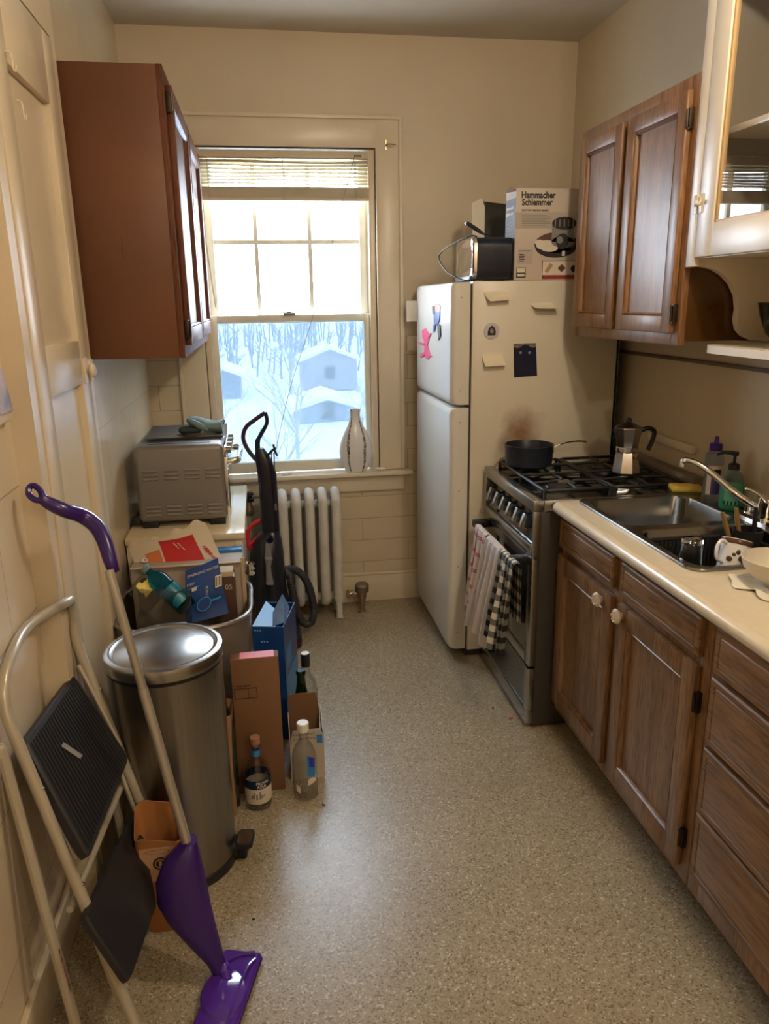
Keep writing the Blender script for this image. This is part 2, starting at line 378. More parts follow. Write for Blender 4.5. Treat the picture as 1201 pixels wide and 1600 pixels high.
def thin_pane(name, tint, refl=.06, rough=0.0, haze=None, hz=0.0, edge=False):
    m = bpy.data.materials.new(name); m.use_nodes = True; N = m.node_tree.nodes; L = m.node_tree.links
    N.remove(N['Principled BSDF']); out = N['Material Output']
    tr = N.new('ShaderNodeBsdfTransparent'); tr.inputs[0].default_value = (*tint, 1)
    if edge:
        lw = N.new('ShaderNodeLayerWeight'); lw.inputs[0].default_value = .22; em = N.new('ShaderNodeMix'); em.data_type = 'RGBA'; em.inputs['A'].default_value = (*tint, 1); em.inputs['B'].default_value = (*[c * .5 for c in tint], 1); L.new(lw.outputs['Facing'], em.inputs['Factor']); L.new(em.outputs['Result'], tr.inputs[0])
    gl = N.new('ShaderNodeBsdfGlossy'); gl.inputs['Roughness'].default_value = rough
    mx = N.new('ShaderNodeMixShader'); fr = N.new('ShaderNodeFresnel'); fr.inputs[0].default_value = 1.65 if edge else 1.45
    ge = N.new('ShaderNodeNewGeometry'); iv = N.new('ShaderNodeMath'); iv.operation = 'SUBTRACT'; iv.inputs[0].default_value = 1; L.new(ge.outputs['Backfacing'], iv.inputs[1])
    mu = N.new('ShaderNodeMath'); mu.operation = 'MULTIPLY'; L.new(fr.outputs[0], mu.inputs[0]); L.new(iv.outputs[0], mu.inputs[1]); L.new(mu.outputs[0], mx.inputs[0]); L.new(tr.outputs[0], mx.inputs[1]); L.new(gl.outputs[0], mx.inputs[2])
    last = mx
    if haze:
        tl = N.new('ShaderNodeBsdfTranslucent'); tl.inputs[0].default_value = (*haze, 1)
        m2 = N.new('ShaderNodeMixShader'); m2.inputs[0].default_value = hz
        L.new(mx.outputs[0], m2.inputs[1]); L.new(tl.outputs[0], m2.inputs[2]); last = m2
    L.new(last.outputs[0], out.inputs['Surface']); return m
M['pane'] = thin_pane('window_glass', (.97, .98, 1))
M['glass'] = thin_pane('clear_bottle_glass', (.90, .91, .90), haze=(.5, .5, .48), hz=.02, edge=True)
M['greenglass'] = thin_pane('green_bottle_glass', (.03, .22, .04), haze=(.02, .10, .02), hz=.3, edge=True)
M['tealglass'] = thin_pane('teal_clear_plastic', (.12, .55, .60), haze=(.02, .30, .36), hz=.5)
M['clearplastic'] = thin_pane('clear_plastic_film', (.80, .79, .76), haze=(.4, .38, .34), hz=.10)
M['glassthick'] = mat('drinking_glass_clear', (.97, .98, .98), 0, trans=1.0, ior=1.45)
M['screen'] = thin_pane('insect_screen_mesh', (.30, .32, .335), haze=(.13, .155, .175), hz=.30)
# speckled vinyl floor
def floor_mat():
    m = bpy.data.materials.new('speckled_vinyl'); m.use_nodes = True; N = m.node_tree.nodes; L = m.node_tree.links; b = N['Principled BSDF']
    t = N.new('ShaderNodeNewGeometry')
    v = N.new('ShaderNodeTexVoronoi'); v.inputs['Scale'].default_value = 230; L.new(t.outputs['Position'], v.inputs['Vector'])
    sp = N.new('ShaderNodeSeparateColor'); L.new(v.outputs['Color'], sp.inputs[0])
    r = N.new('ShaderNodeValToRGB'); cr = r.color_ramp; cr.interpolation = 'CONSTANT'
    cols = [(0, (.19, .14, .085)), (.12, (.305, .25, .165)), (.45, (.35, .295, .20)), (.75, (.39, .335, .24)), (.94, (.54, .49, .39))]
    cr.elements[0].position = 0; cr.elements[0].color = (*cols[0][1], 1); cr.elements[1].position = cols[1][0]; cr.elements[1].color = (*cols[1][1], 1)
    for p, c in cols[2:]:
        e = cr.elements.new(p); e.color = (*c, 1)
    L.new(sp.outputs[0], r.inputs[0])
    nz = N.new('ShaderNodeTexNoise'); nz.inputs['Scale'].default_value = 2.2; nz.inputs['Detail'].default_value = 6; L.new(t.outputs['Position'], nz.inputs['Vector'])
    mr = N.new('ShaderNodeMapRange'); mr.inputs['To Min'].default_value = .78; mr.inputs['To Max'].default_value = 1.12; L.new(nz.outputs[0], mr.inputs[0])
    mx = N.new('ShaderNodeMix'); mx.data_type = 'RGBA'; mx.blend_type = 'MULTIPLY'; mx.inputs['Factor'].default_value = 1
    L.new(r.outputs[0], mx.inputs['A']); L.new(mr.outputs[0], mx.inputs['B']); L.new(mx.outputs['Result'], b.inputs['Base Color'])
    m3 = N.new('ShaderNodeMapRange'); m3.inputs['To Min'].default_value = .22; m3.inputs['To Max'].default_value = .42; L.new(nz.outputs[0], m3.inputs[0]); L.new(m3.outputs[0], b.inputs['Roughness'])
    bp = N.new('ShaderNodeBump'); bp.inputs['Strength'].default_value = .12; bp.inputs['Distance'].default_value = .001; L.new(v.outputs['Distance'], bp.inputs['Height']); L.new(bp.outputs[0], b.inputs['Normal'])
    return m
M['floor'] = floor_mat()
# ================================================================ SETTING
XR, YB, ZC = 1.593, 3.90, 2.782
XL, XN, XP = -0.542, -0.580, -0.527       # left wall beyond the pantry, near left wall, pantry front
YR = -1.6
def struct(name, m, mt, **k): return m.build(name, mt, kind='structure', **k)
m = MB(); m.box(XN - .1, YR - .1, -.08, XR + .1, YB + .12, 0); struct('floor', m, M['floor'])
m = MB(); m.box(XN - .1, YR - .1, ZC, XR + .1, YB + .12, ZC + .08); struct('ceiling', m, M['ceiling'])
m = MB(); m.box(XR, YR - .1, 0, XR + .1, YB + .12, ZC); struct('wall_right', m, tiled('right_wall_paint', CREAM, 1, .45, -1))
m = MB(); m.box(XN - .1, YR - .1, 0, XN, 1.87, ZC); struct('wall_left_near', m, M['wall_left'])
m = MB(); m.box(XN - .1, 2.565, 0, XL, YB + .12, ZC); struct('wall_left_far', m, tiled('left_far_wall_paint', CREAM, 1, .22, 1.2, .5, 1.2, .0))
m = MB(); m.box(XN - .1, YR - .1, 0, XR + .1, YR, ZC); struct('wall_rear', m, M['wall'])
# back wall with the window opening
OX0, OX1, OZ0, OZ1 = -.255, .595, .738, 2.295
m = MB()
for a in ((XN - .1, 0, OX0, ZC), (OX1, 0, XR + .1, ZC), (OX0, 0, OX1, OZ0 - .02), (OX0, OZ1, OX1, ZC)):
    m.box(a[0], YB, a[1], a[2], YB + .16, a[3])
struct('wall_back', m, M['wall_back'])
# rails and baseboards
m = MB(); m.box(XN, .2, 1.352, XN + .022, 1.83, 1.425, .004); struct('trim_1', m, M['trim'])
m = MB(); m.box(.745, YB - .02, 1.352, XR, YB, 1.426, .004); struct('trim_2', m, M['trim'])
m = MB(); m.box(XL, YB - .02, 1.352, OX0 - .135, YB, 1.426, .004); struct('trim_3', m, M['trim'])
m = MB(); m.box(.0, YB - .018, 0, XR, YB, .15, .003); m.box(.0, YB - .024, .15, XR, YB, .168, .006); struct('baseboard_back', m, M['trim'])
m = MB(); m.box(XN, -1.5, 0, XN + .016, 1.87, .14, .003); struct('baseboard_left', m, M['trim'])
m = MB(); m.box(XR - .012, .5, 1.362, XR, 3.80, 1.376, .003); struct('trim_4', m, mat('dark_wall_seam', (.14, .10, .06), .5))
# ---- pantry: built-in cupboard front with a two-panel door
PY0, PY1 = 1.87, 2.565
m = MB()
m.box(XN - .1, PY0, 0, XP, PY0 + .055, ZC); m.box(XN - .1, PY1 - .05, 0, XP, PY1, ZC)
m.box(XN - .1, PY0 + .055, 2.325, XP, PY1 - .05, ZC); m.box(XN - .1, PY0 + .055, 0, XP, PY1 - .05, .05)
m.box(XN - .1, PY0 + .055, .05, XP - .04, PY1 - .05, 2.325)
struct('wall_left_pantry', m, M['door'])
m = MB(); y0, y1, z0, z1 = PY0 + .06, PY1 - .055, .06, 2.315
st = .105
xa, xb = XP - .035, XP + .004
m.box(xa, y0, z0, xb, y0 + st, z1, .002); m.box(xa, y1 - st, z0, xb, y1, z1, .002)
for a, b_ in ((z0, .24), (1.375, 1.50), (2.13, z1)): m.box(xa, y0 + st, a, xb, y1 - st, b_, .002)
m.box(xa + .004, y0 + st, z0, xb - .018, y1 - st, z1)
d1 = struct('door_1', m, M['door'])
m = MB(); kx = XP + .004
m.box(kx, 2.418, 1.372, kx + .006, 2.462, 1.448, .002); m.sph((kx + .022, 2.44, 1.41), .012, .018, .022); m.cyl((kx, 2.44, 1.41), (kx + .02, 2.44, 1.41), .008)
m.box(kx, 2.475, 1.375, kx + .012, 2.51, 1.44, .002); m.box(kx + .004, 2.45, 1.402, kx + .016, 2.50, 1.418, .002)
m.build('latch', M['trim'], d1)
for yy, zz in ((2.02, 2.13), (2.06, 2.04)):
    m = MB(); m.tube(smooth_path([(kx, yy, zz + .02), (kx + .012, yy, zz + .015), (kx + .014, yy, zz - .015), (kx + .018, yy, zz - .018), (kx + .02, yy, zz - .008)]), .0022, 6); m.build('coat_hook', M['trim'], d1)
# ---- window
m = MB()
cy0, cy1 = YB - .022, YB
for x0, x1 in ((OX0 - .135, OX0 - .004), (OX1 + .004, OX1 + .135)):
    m.box(x0, cy0, .74, x1, cy1, 2.44, .003); m.box(x0, cy0 - .010, .74, x0 + .02, cy0 + .002, 2.44, .003) if x0 < 0 else m.box(x1 - .02, cy0 - .010, .74, x1, cy0 + .002, 2.44, .003)
m.box(OX0 - .135, cy0 + .001, OZ1 + .004, OX1 + .135, cy1, 2.44, .003); m.box(OX0 - .134, cy0 - .0095, 2.4205, OX1 + .134, cy0 + .002, 2.4395, .003)
m.box(OX0 - .02, YB, OZ0, OX0 + .001, YB + .15, OZ1); m.box(OX1 - .001, YB, OZ0, OX1 + .02, YB + .15, OZ1); m.box(OX0, YB, OZ1 - .001, OX1, YB + .15, OZ1 + .02)
for xs_ in ((OX0, OX0 + .030), (OX1 - .030, OX1)):
    m.box(xs_[0], YB + .004, OZ0, xs_[1], YB + .033, OZ1, .002); m.box(xs_[0], YB + .073, OZ0, xs_[1] if xs_[0] < 0 else xs_[1], YB + .083, OZ1); m.box(xs_[0], YB + .122, OZ0, xs_[1], YB + .130, OZ1)
w1 = struct('window_1', m, M['trim'])
m = MB(); m.box(OX0 - .17, YB - .065, .716, OX1 + .17, YB + .16, .738, .005); m.build('window_sill', M['trim'], w1)
m = MB(); m.box(OX0 - .13, YB - .02, .628, OX1 + .13, YB, .716, .003); m.build('apron', M['trim'], w1)
def sash(name, y0, y1, z0, z1, st, tr, brl, bars):
    m = MB(); x0, x1 = OX0 + .018, OX1 - .018
    m.box(x0, y0, z0, x0 + st, y1, z1, .003); m.box(x1 - st, y0, z0, x1, y1, z1, .003)
    m.box(x0 + st - .001, y0 + .001, z0, x1 - st + .001, y1 - .001, z0 + brl, .003); m.box(x0 + st - .001, y0 + .001, z1 - tr, x1 - st + .001, y1 - .001, z1, .003)
    if bars:
        for xx in (.016, .280): m.box(xx - .010, y0 + .006, z0 + brl - .002, xx + .010, y1 - .006, z1 - tr + .002)
        for zz in (1.887,): m.box(x0 + st - .002, y0 + .008, zz - .010, x1 - st + .002, y1 - .008, zz + .010)
    s = m.build(name, M['sash'], w1)
    m = MB(); m.box(x0 + st - .005, (y0 + y1) / 2 - .0015, z0 + brl - .005, x1 - st + .005, (y0 + y1) / 2 + .0015, z1 - tr + .005); m.build('pane', M['pane'], s)
    return s
su = sash('upper_sash', YB + .085, YB + .12, 1.50, 2.285, .05, .045, .035, True)
sl = sash('lower_sash', YB + .035, YB + .072, .742, 1.54, .042, .034, .055, False)
m = MB(); m.box(.13, YB + .02, 1.536, .19, YB + .06, 1.548, .003); m.cyl((.16, YB + .04, 1.545), (.16, YB + .04, 1.556), .012); m.box(.125, YB + .03, 1.55, .185, YB + .04, 1.557, .002); m.build('sash_lock', M['greyink'], sl)
m = MB(); m.box(OX0 + .012, YB + .131, .76, OX1 - .012, YB + .133, 1.52); m.build('insect_screen', M['screen'], w1)
# hook on the casing
m = MB(); m.box(.645, YB - .026, 2.29, .653, YB - .020, 2.335); m.tube([(.649, YB - .026, 2.31), (.649, YB - .05, 2.31), (.66, YB - .055, 2.31), (.69, YB - .055, 2.308)], .003, 6)
m.build('curtain_rod_bracket', M['brass'], label='small brass curtain rod bracket screwed to the upper right window casing', cat='bracket')
# ---- blind
bl = thing('window_blind', (.16, YB + .03, 2.06), 'raised ivory venetian blind bunched at the top of the window', 'blind')
bx0, bx1 = OX0 + .006, OX1 - .02
m = MB(); m.box(bx0, YB + .005, 2.255, bx1, YB + .055, 2.288, .003); m.build('headrail', M['blind'], bl)
m = MB()
for k in range(7):
    z = 2.242 - k * .0155
    def f(u, v, z=z): return (bx0 + u * (bx1 - bx0), YB + .012 + v * .036, z + .002 * math.sin(v * math.pi) + .017 * (v - .5) + .0022 * math.sin(u * 7 + k))
    m.grid(f, 12, 4, .0012)
m.build('slats', M['blind'], bl)
m = MB()
for k in range(20):
    z = 2.128 - k * .0024
    m.box(bx0 + .002 * math.sin(k), YB + .010, z - .0018, bx1 + .002 * math.cos(k * 2), YB + .047, z, 0)
m.box(bx0, YB + .008, 2.066, bx1, YB + .049, 2.081, .003)
m.build('stacked_slats', M['blind'], bl)
for xx in (-.19, .16, .50):
    m = MB(); m.tube([(xx, YB + .007, 2.255), (xx + .001, YB + .007, 2.15), (xx, YB + .006, 2.07)], .0014, 5); m.tube([(xx + .006, YB + .008, 2.255), (xx + .008, YB + .007, 2.07)], .0011, 5); m.build('ladder_cord', M['cord'], bl)
m = MB(); m.tube([at(310, 245, y=YB - .01), at(322, 380, y=YB - .02), at(337, 480, y=YB - .03)], .0028, 6); m.build('tilt_wand', M['cord'], bl)
m = MB(); m.box(.50, YB - .0, 2.26, .535, YB + .012, 2.272, .002); pts = [at(554, 243, y=YB - .005), at(530, 335, y=YB - .03), at(490, 490, y=YB - .10), at(455, 600, y=YB - .22), at(431, 702, y=YB - .37)]
m.tube(smooth_path(pts, 6), .0012, 5); m.build('pull_cord', M['greyink'], bl)
# ================================================================ OUTSIDE
snow = mat('snow', (.80, .84, .90), .8, noise=.05, nscale=.3)
bark = mat('pale_bark', (.42, .46, .50), .9, noise=.3, nscale=10)
m = MB()
def gf(u, v): 
    x = -110 + u * 230; y = 9 + v * 170; z = -6.2 + .25 * math.sin(x * .21) * math.cos(y * .13) + max(0, (y - 78)) * .064
    return (x, y, z)
m.grid(gf, 60, 50); m.build('ground_snow', snow, kind='structure', fixn=False)
hw = [mat('grey_blue_house_wall', (.16, .24, .30), .8), mat('slate_house_wall', (.12, .18, .24), .8), mat('tan_house_wall', (.26, .28, .30), .8)]
hwin = mat('house_window', (.02, .03, .04), .1)
def house(x, y, wd, dp, h, rh, wi, label):
    b = thing('house', (x, y, -6.3), label, 'house', 'snowy houses beyond the window')
    m = MB(); m.prism([(x - wd / 2, -6.3), (x + wd / 2, -6.3), (x + wd / 2, -6.2 + h), (x, -6.2 + h + rh - .05), (x - wd / 2, -6.2 + h)], 'xz', y - dp / 2, y + dp / 2); m.build('house_walls', hw[wi], b)
    for s in (-1, 1):
        m = MB(); m.loft([[(x, t, -6.2 + h + rh), (x + s * (wd / 2 + .4), t, -6.2 + h - .15), (x + s * (wd / 2 + .4), t, -5.95 + h - .15), (x, t, -5.9 + h + rh)] for t in (y - dp / 2 - .4, y + dp / 2 + .4)]); m.build('snowy_roof', snow, b)
    n = max(1, int(wd / 2.6))
    for k in range(n):
        xx = x - wd / 2 + (k + .5) * wd / n; m = MB(); m.box(xx - .45, y - dp / 2 - .05, -6.2 + h * .35, xx + .45, y - dp / 2 + .02, -6.2 + h * .35 + 1.1); m.build('house_window', hwin, b)
house(4.2, 52, 4.0, 5, 1.1, .6, 0, 'low grey-blue house with a snowy roof, nearest in the lower window')
house(10.4, 58, 4.2, 5, 1.2, .6, 1, 'snow-roofed dark shed at the right of the lower window')
house(6.4, 74, 5.0, 6, 2.6, 1.0, 2, 'taller pale grey house behind the low one, seen right of centre')
house(-4.2, 68, 5, 6, 2.0, .9, 1, 'dark slate house behind trees at the left of the window')
house(15.5, 76, 6, 6, 2.6, 1.2, 0, 'far grey-blue house behind the right edge of the window')
def bare_tree(x, y, h, seed, label):
    rd = random.Random(seed); m = MB()
    def br(p, d, L, r, lv):
        q = p + d * L; mid = p + d * L * .5 + Vector((rd.uniform(-.04, .04), rd.uniform(-.04, .04), 0)) * L
        m.tube([p, mid, q], [r, r * .8, r * .55], 5 if lv < 2 else 4)
        if lv >= 5: return
        for k in range(3 if lv else 4):
            a = rd.uniform(0, 6.28); sp = rd.uniform(.35, .75)
            nd = (d + Vector((math.cos(a) * sp, math.sin(a) * sp, rd.uniform(-.1, .25)))).normalized()
            br(p + d * L * rd.uniform(.55, 1), nd, L * rd.uniform(.55, .75), r * .5, lv + 1)
    br(Vector((x, y, -6.4)), Vector((rd.uniform(-.08, .08), 0, 1)).normalized(), h * .36, h * .017, 0)
    m.build('bare_tree', bark, label=label, cat='tree', group='bare trees beyond the window')
for i, (x, y, h, lb) in enumerate([(-1.8, 30, 7.6, 'tall bare tree nearest at the left of the lower window'), (1.6, 37, 7.4, 'bare forked tree left of centre in the lower window'), (8.6, 38, 7.4, 'bare tree in front of the low snowy house'),
                                   (10.5, 52, 8, 'bare tree between the two snow-roofed sheds at right'), (2.6, 68, 8.5, 'distant bare tree behind the low grey-blue house'), (-6.0, 45, 8, 'bare tree at the far left, partly behind the sash'), (15.5, 58, 8.6, 'distant bare tree near the right edge of the window'), (.4, 26, 6.6, 'small slim bare tree nearest the window centre'), (4.6, 33, 7.6, 'bare branching tree right of centre, before the low house'), (13.2, 44, 8.2, 'wide bare tree at the right, behind the vase'), (-3.5, 39, 7.8, 'leaning bare tree left of the window centre')]):
    bare_tree(x, y, h, 11 + i, lb)
# distant wooded ridge, one mass of brush nobody could count
m = MB(); rd = random.Random(3)
for k in range(900):
    x = rd.uniform(-45, 75); y = rd.uniform(80, 125); z = -6.2 + (y - 78) * .064
    h = rd.uniform(2.2, 3.2) + (y - 80) * .01
    p = Vector((x, y, z)); q = p + Vector((rd.uniform(-.5, .5), 0, h)); m.tube([p, q], [.12, .03], 4)
    for j in range(5):
        t = rd.uniform(.3, .9); a = p.lerp(q, t); m.tube([a, a + Vector((rd.uniform(-1.1, 1.1), rd.uniform(-.5, .5), rd.uniform(.4, 1.1)))], [.06, .02], 3)
m.build('brushwood', mat('blue_grey_brush', (.15, .22, .29), .9), label='blue-grey mass of distant bare brushwood on the ridge', cat='woods', kind='stuff')
# ================================================================ CEILING LAMP (above and just ahead of the camera, out of frame)
LX, LY = .95, 1.25
cl = thing('ceiling_lamp', (LX, LY, ZC), 'round brass and bulb ceiling lamp above the kitchen floor', 'lamp')
m = MB(); m.lathe([(.09, 0), (.085, -.02), (.03, -.035), (.022, -.06), (.012, -.07), (.012, -.11)], (LX, LY, ZC)); m.build('base', M['brass'], cl)
m = MB(); m.sph((LX, LY, ZC - .135), .03); m.build('bulb', mat('lit_bulb', (1, .9, .7), .5, emit=(1, .72, .40), estr=12), cl)
l = lamp('lamp_light', (0, 0, -.20), LAMP, (1, .85, .64), .05, cl)
cl2 = thing('rear_fill_lamp', (.8, -.9, ZC), 'added ceiling fill lamp, unseen behind the camera', 'lamp')  # added fill light, lifts the ceiling and room from behind the camera
m = MB(); m.lathe([(.09, 0), (.085, -.02), (.03, -.035), (.022, -.06), (.012, -.07), (.012, -.20)], (.8, -.9, ZC)); m.build('base', M['brass'], cl2)
m = MB(); m.sph((.8, -.9, ZC - .225), .03); m.build('bulb', bpy.data.materials['lit_bulb'], cl2)
l = lamp('lamp_light', (0, 0, -.30), LAMP * .9, (1, .85, .66), .05, cl2)
# ================================================================ BASE CABINETS, COUNTER, SINK
def raised_panel(m, x, y0, y1, z0, z1, th=.019, fr=.052, bev=.012):
    """frame-and-panel front facing -x; x is the front plane"""
    m.box(x, y0, z0, x + th, y0 + fr, z1, .003); m.box(x, y1 - fr, z0, x + th, y1, z1, .003)
    m.box(x + .0004, y0 + fr - .001, z0, x + th, y1 - fr + .001, z0 + fr, .003); m.box(x + .0004, y0 + fr - .001, z1 - fr, x + th, y1 - fr + .001, z1, .003)
    a = [(x + .001, y0 + fr, z0 + fr), (x + .001, y1 - fr, z0 + fr), (x + .001, y1 - fr, z1 - fr), (x + .001, y0 + fr, z1 - fr)]
    def ins(d, dx): return [Vector((x + dx, y0 + fr + d, z0 + fr + d)), Vector((x + dx, y1 - fr - d, z0 + fr + d)), Vector((x + dx, y1 - fr - d, z1 - fr - d)), Vector((x + dx, y0 + fr + d, z1 - fr - d))]
    m.loft([ins(-.002, .0012), ins(.001, .0055), ins(.0045, .0015), ins(.008, .0055), ins(.0095, .0150), [Vector((x + .0150, (y0 + y1) / 2, (z0 + z1) / 2 + (.01 if i > 1 else -.01))) + Vector((0, .01 if i in (1, 2) else -.01, 0)) for i in range(4)]], cap=False); m.loft([[Vector((x + .0149, y0 + fr, z0 + fr)), Vector((x + .0149, y1 - fr, z0 + fr)), Vector((x + .0149, y1 - fr, z1 - fr)), Vector((x + .0149, y0 + fr, z1 - fr))], [Vector((x + th, y0 + fr, z0 + fr)), Vector((x + th, y1 - fr, z0 + fr)), Vector((x + th, y1 - fr, z1 - fr)), Vector((x + th, y0 + fr, z1 - fr))]])
def drawer_front(m, x, y0, y1, z0, z1, th=.019):
    def q(d, dx): return [Vector((x + dx, y0 + d, z0 + d)), Vector((x + dx, y1 - d, z0 + d)), Vector((x + dx, y1 - d, z1 - d)), Vector((x + dx, y0 + d, z1 - d))]
    m.loft([q(0, th), q(0, .005), q(.004, .001), q(.017, .001), q(.0195, .005), q(.0225, .0015), q(.024, .001)], cap=True)
FX = 1.022
def base_body(name, y0, y1, label, openings):
    t = thing(name, (1.3, (y0 + y1) / 2, 0), label, 'cabinet')
    m = MB(); m.box(FX + .042, y0 + .001, .10, FX + .06, y1 - .001, .862)
    m.box(FX + .06, y0 + .001, .10, XR - .003, y0 + .018, .862); m.box(FX + .06, y1 - .018, .10, XR - .003, y1 - .001, .862); m.box(FX + .06, y0 + .018, .10, XR - .003, y1 - .018, .118)
    b = m.build('body', M['wood_side'], t)
    m = MB(); m.box(FX + .02, y0, .088, FX + .0415, y0 + .045, .862, .001); m.box(FX + .02, y1 - .045, .088, FX + .0415, y1, .862, .001)
    for z0, z1 in openings: m.box(FX + .0205, y0 + .045, z0, FX + .041, y1 - .045, z1, .001)
    m.build('face_frame', M['wood_b'], t)
    m = MB(); m.box(FX + .10, y0 + .002, .0, FX + .115, y1 - .002, .099); m.build('toe_kick', M['hinge'], t)
    return t
sc = base_body('sink_cabinet', 1.53, 2.468, 'oak two-door sink cabinet with two shell knobs, next to the stove', ((.088, .14), (.71, .755), (.835, .862)))
m = MB(); m.box(FX + .0198, 1.975, .10, FX + .0412, 2.045, .862, .001); m.build('centre_stile', M['wood_b'], sc)
for y0, y1, hy in ((2.035, 2.462, 2.462), (1.563, 1.985, 1.563)):
    m = MB(); raised_panel(m, FX, y0, y1, .128, .716, fr=.058); d = m.build('door', M['wood_b'], sc)
    ky = 2.095 if hy > 2 else 1.963 - .005
    m = MB(); q = Matrix.Rotation(math.radians(-90), 3, 'Y')
    m.lathe([(.011, 0), (.009, .008), (.021, .011), (.024, .017), (.020, .023), (.006, .026)], (FX, ky, .684), 20, True, q)
    for k in range(8):
        a = 2 * math.pi * k / 8; m.tube([(FX - .016, ky + .006 * math.cos(a), .684 + .006 * math.sin(a)), (FX - .024, ky + .018 * math.cos(a), .684 + .018 * math.sin(a))], [.002, .0045], 6)
    m.build('knob', M['trim'], d, label='scalloped off-white knob')
    for hz in (.22, .62):
        m = MB(); s = 1 if hy > 2 else -1; m.box(FX + .004, hy - (.0 if s > 0 else .014), hz - .028, FX + .0195, hy + (.014 if s > 0 else 0), hz + .028, .002); m.cyl((FX + .002, hy + s * .006, hz - .024), (FX + .002, hy + s * .006, hz + .024), .004, 8); m.build('hinge', M['hinge'], d)
for y0, y1 in ((2.035, 2.462), (1.563, 1.985)):
    m = MB(); drawer_front(m, FX, y0, y1, .742, .845); m.build('false_drawer_front', M['wood_h'], sc)
dc = base_body('drawer_cabinet', .88, 1.528, 'oak four-drawer cabinet nearest the camera under the counter', ((.088, .15), (.345, .36), (.535, .55), (.715, .735), (.85, .862)))
for z0, z1 in ((.158, .345), (.352, .532), (.545, .722), (.735, .852)):
    m = MB(); drawer_front(m, FX, .925, 1.498, z0, z1); m.build('drawer', M['wood_h'], dc)
# counter
SX0, SX1, SY0, SY1 = 1.075, 1.535, 1.70, 2.52
ct = thing('countertop', (1.3, 1.6, .875), 'cream laminate countertop with rounded front edge around the sink', 'countertop')
CY0, CY1 = .88, 2.466
m = MB()
outer = [(1.012, CY0), (XR - .002, CY0), (XR - .002, CY1), (1.034, CY1), (1.022, CY1 - .004), (1.012, CY1 - .02)]
m.plate(outer, [rrect(SX0 + .012, SY0 + .012, SX1 - .012, SY1 - .06 - .012, .05)][:1], .868, .908)
cs = m.build('worktop', M['counter'], ct)
# rolled front edge
m = MB(); loops = []
for yy, sx_ in ((CY0, 0), (CY1 - .02, 0), (CY1 - .006, .006), (CY1, .016)):
    lp = [Vector((1.014, yy, .870))]
    for k in range(9):
        a = math.radians(180 + 60 - k * 150 / 8); lp.append(Vector((1.010 + sx_ + .022 * math.cos(a), yy, .889 + .0205 * math.sin(a))))
    lp.append(Vector((1.016, yy, .9085))); loops.append(lp)
m.loft(loops); m.build('rolled_edge', M['counter'], ct)
# low back splash strip and wall block
m = MB(); m.box(XR - .022, CY0, .9085, XR - .002, 2.30, .975, .004); m.build('back_lip', M['counter'], ct)
# sink (double bowl)
sk = thing('kitchen_sink', (1.3, 2.1, .9), 'stainless steel double-bowl drop-in sink set in the cream counter', 'sink')
SZ = .9145
SY1 = 2.455
o = rrect(SX0, SY0, SX1 + .035, SY1, .045)
B1 = (1.100, 2.105, 1.475, 2.432); B2 = (1.100, 1.722, 1.475, 2.065)
m = MB(); m.plate(o, [rrect(*B1, .055), rrect(*B2, .055)], .9085, SZ); m.tube([(p[0], p[1], SZ - .001) for p in rrect(SX0 + .003, SY0 + .003, SX1 + .032, SY1 - .003, .042)], .0042, 6, True)
m.build('rim', M['sinksteel'], sk)
for B in (B1, B2):
    m = MB(); loops = []
    for d, z in ((0, SZ - .0005), (.004, SZ - .006), (.010, SZ - .10), (.018, SZ - .145), (.035, SZ - .162), (.10, SZ - .166), (.14, SZ - .168)):
        loops.append([Vector((p[0], p[1], z)) for p in rrect(B[0] + d, B[1] + d, B[2] - d, B[3] - d, max(.055 - d * .1, .02))])
    m.loft(loops, cap=False); m.loft([loops[-1], [p - Vector((0, 0, .001)) for p in loops[-1]]])
    b = m.build('bowl', M['sinksteel'], sk, fixn=True)
    m = MB(); cx, cy = (B[0] + B[2]) / 2, (B[1] + B[3]) / 2; m.lathe([(.045, 0), (.043, .003), (.03, .001), (.005, .0015)], (cx, cy, SZ - .167), 24); m.build('drain', M['chrome'], b)
# ================================================================ STOVE
SVX, S0, S1 = .93, 2.478, 3.085
sv = thing('gas_stove', (1.25, 2.78, 0), 'narrow stainless gas stove between the refrigerator and the sink cabinet', 'stove')
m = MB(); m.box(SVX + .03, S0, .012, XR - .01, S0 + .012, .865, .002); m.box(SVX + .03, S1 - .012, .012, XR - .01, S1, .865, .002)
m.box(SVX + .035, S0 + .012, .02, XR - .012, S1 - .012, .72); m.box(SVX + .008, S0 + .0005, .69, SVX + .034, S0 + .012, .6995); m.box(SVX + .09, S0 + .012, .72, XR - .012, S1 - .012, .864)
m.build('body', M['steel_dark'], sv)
m = MB(); m.box(SVX, S0, .868, SVX + .04, S1, .910, .003); m.box(SVX + .04, S0, .868, XR - .01, S0 + .022, .908, .003); m.box(SVX + .04, S1 - .022, .868, XR - .01, S1, .908, .003)
m.box(SVX + .002, S0, .70, SVX + .032, S0 + .014, .868, .002); m.box(SVX + .002, S1 - .014, .70, SVX + .032, S1, .868, .002)
m.build('cooktop_frame', M['steel_h'], sv)
m = MB(); m.box(SVX + .04, S0 + .022, .895, XR - .05, S1 - .022, .905, .003); m.build('cooktop_pan', M['blackgloss'], sv)
m = MB(); m.box(XR - .055, S0 + .002, .868, XR - .012, S1 - .002, .962, .004); m.build('backguard', mat('stove_backguard', (.20, .165, .12), .35, metal=.3), sv)
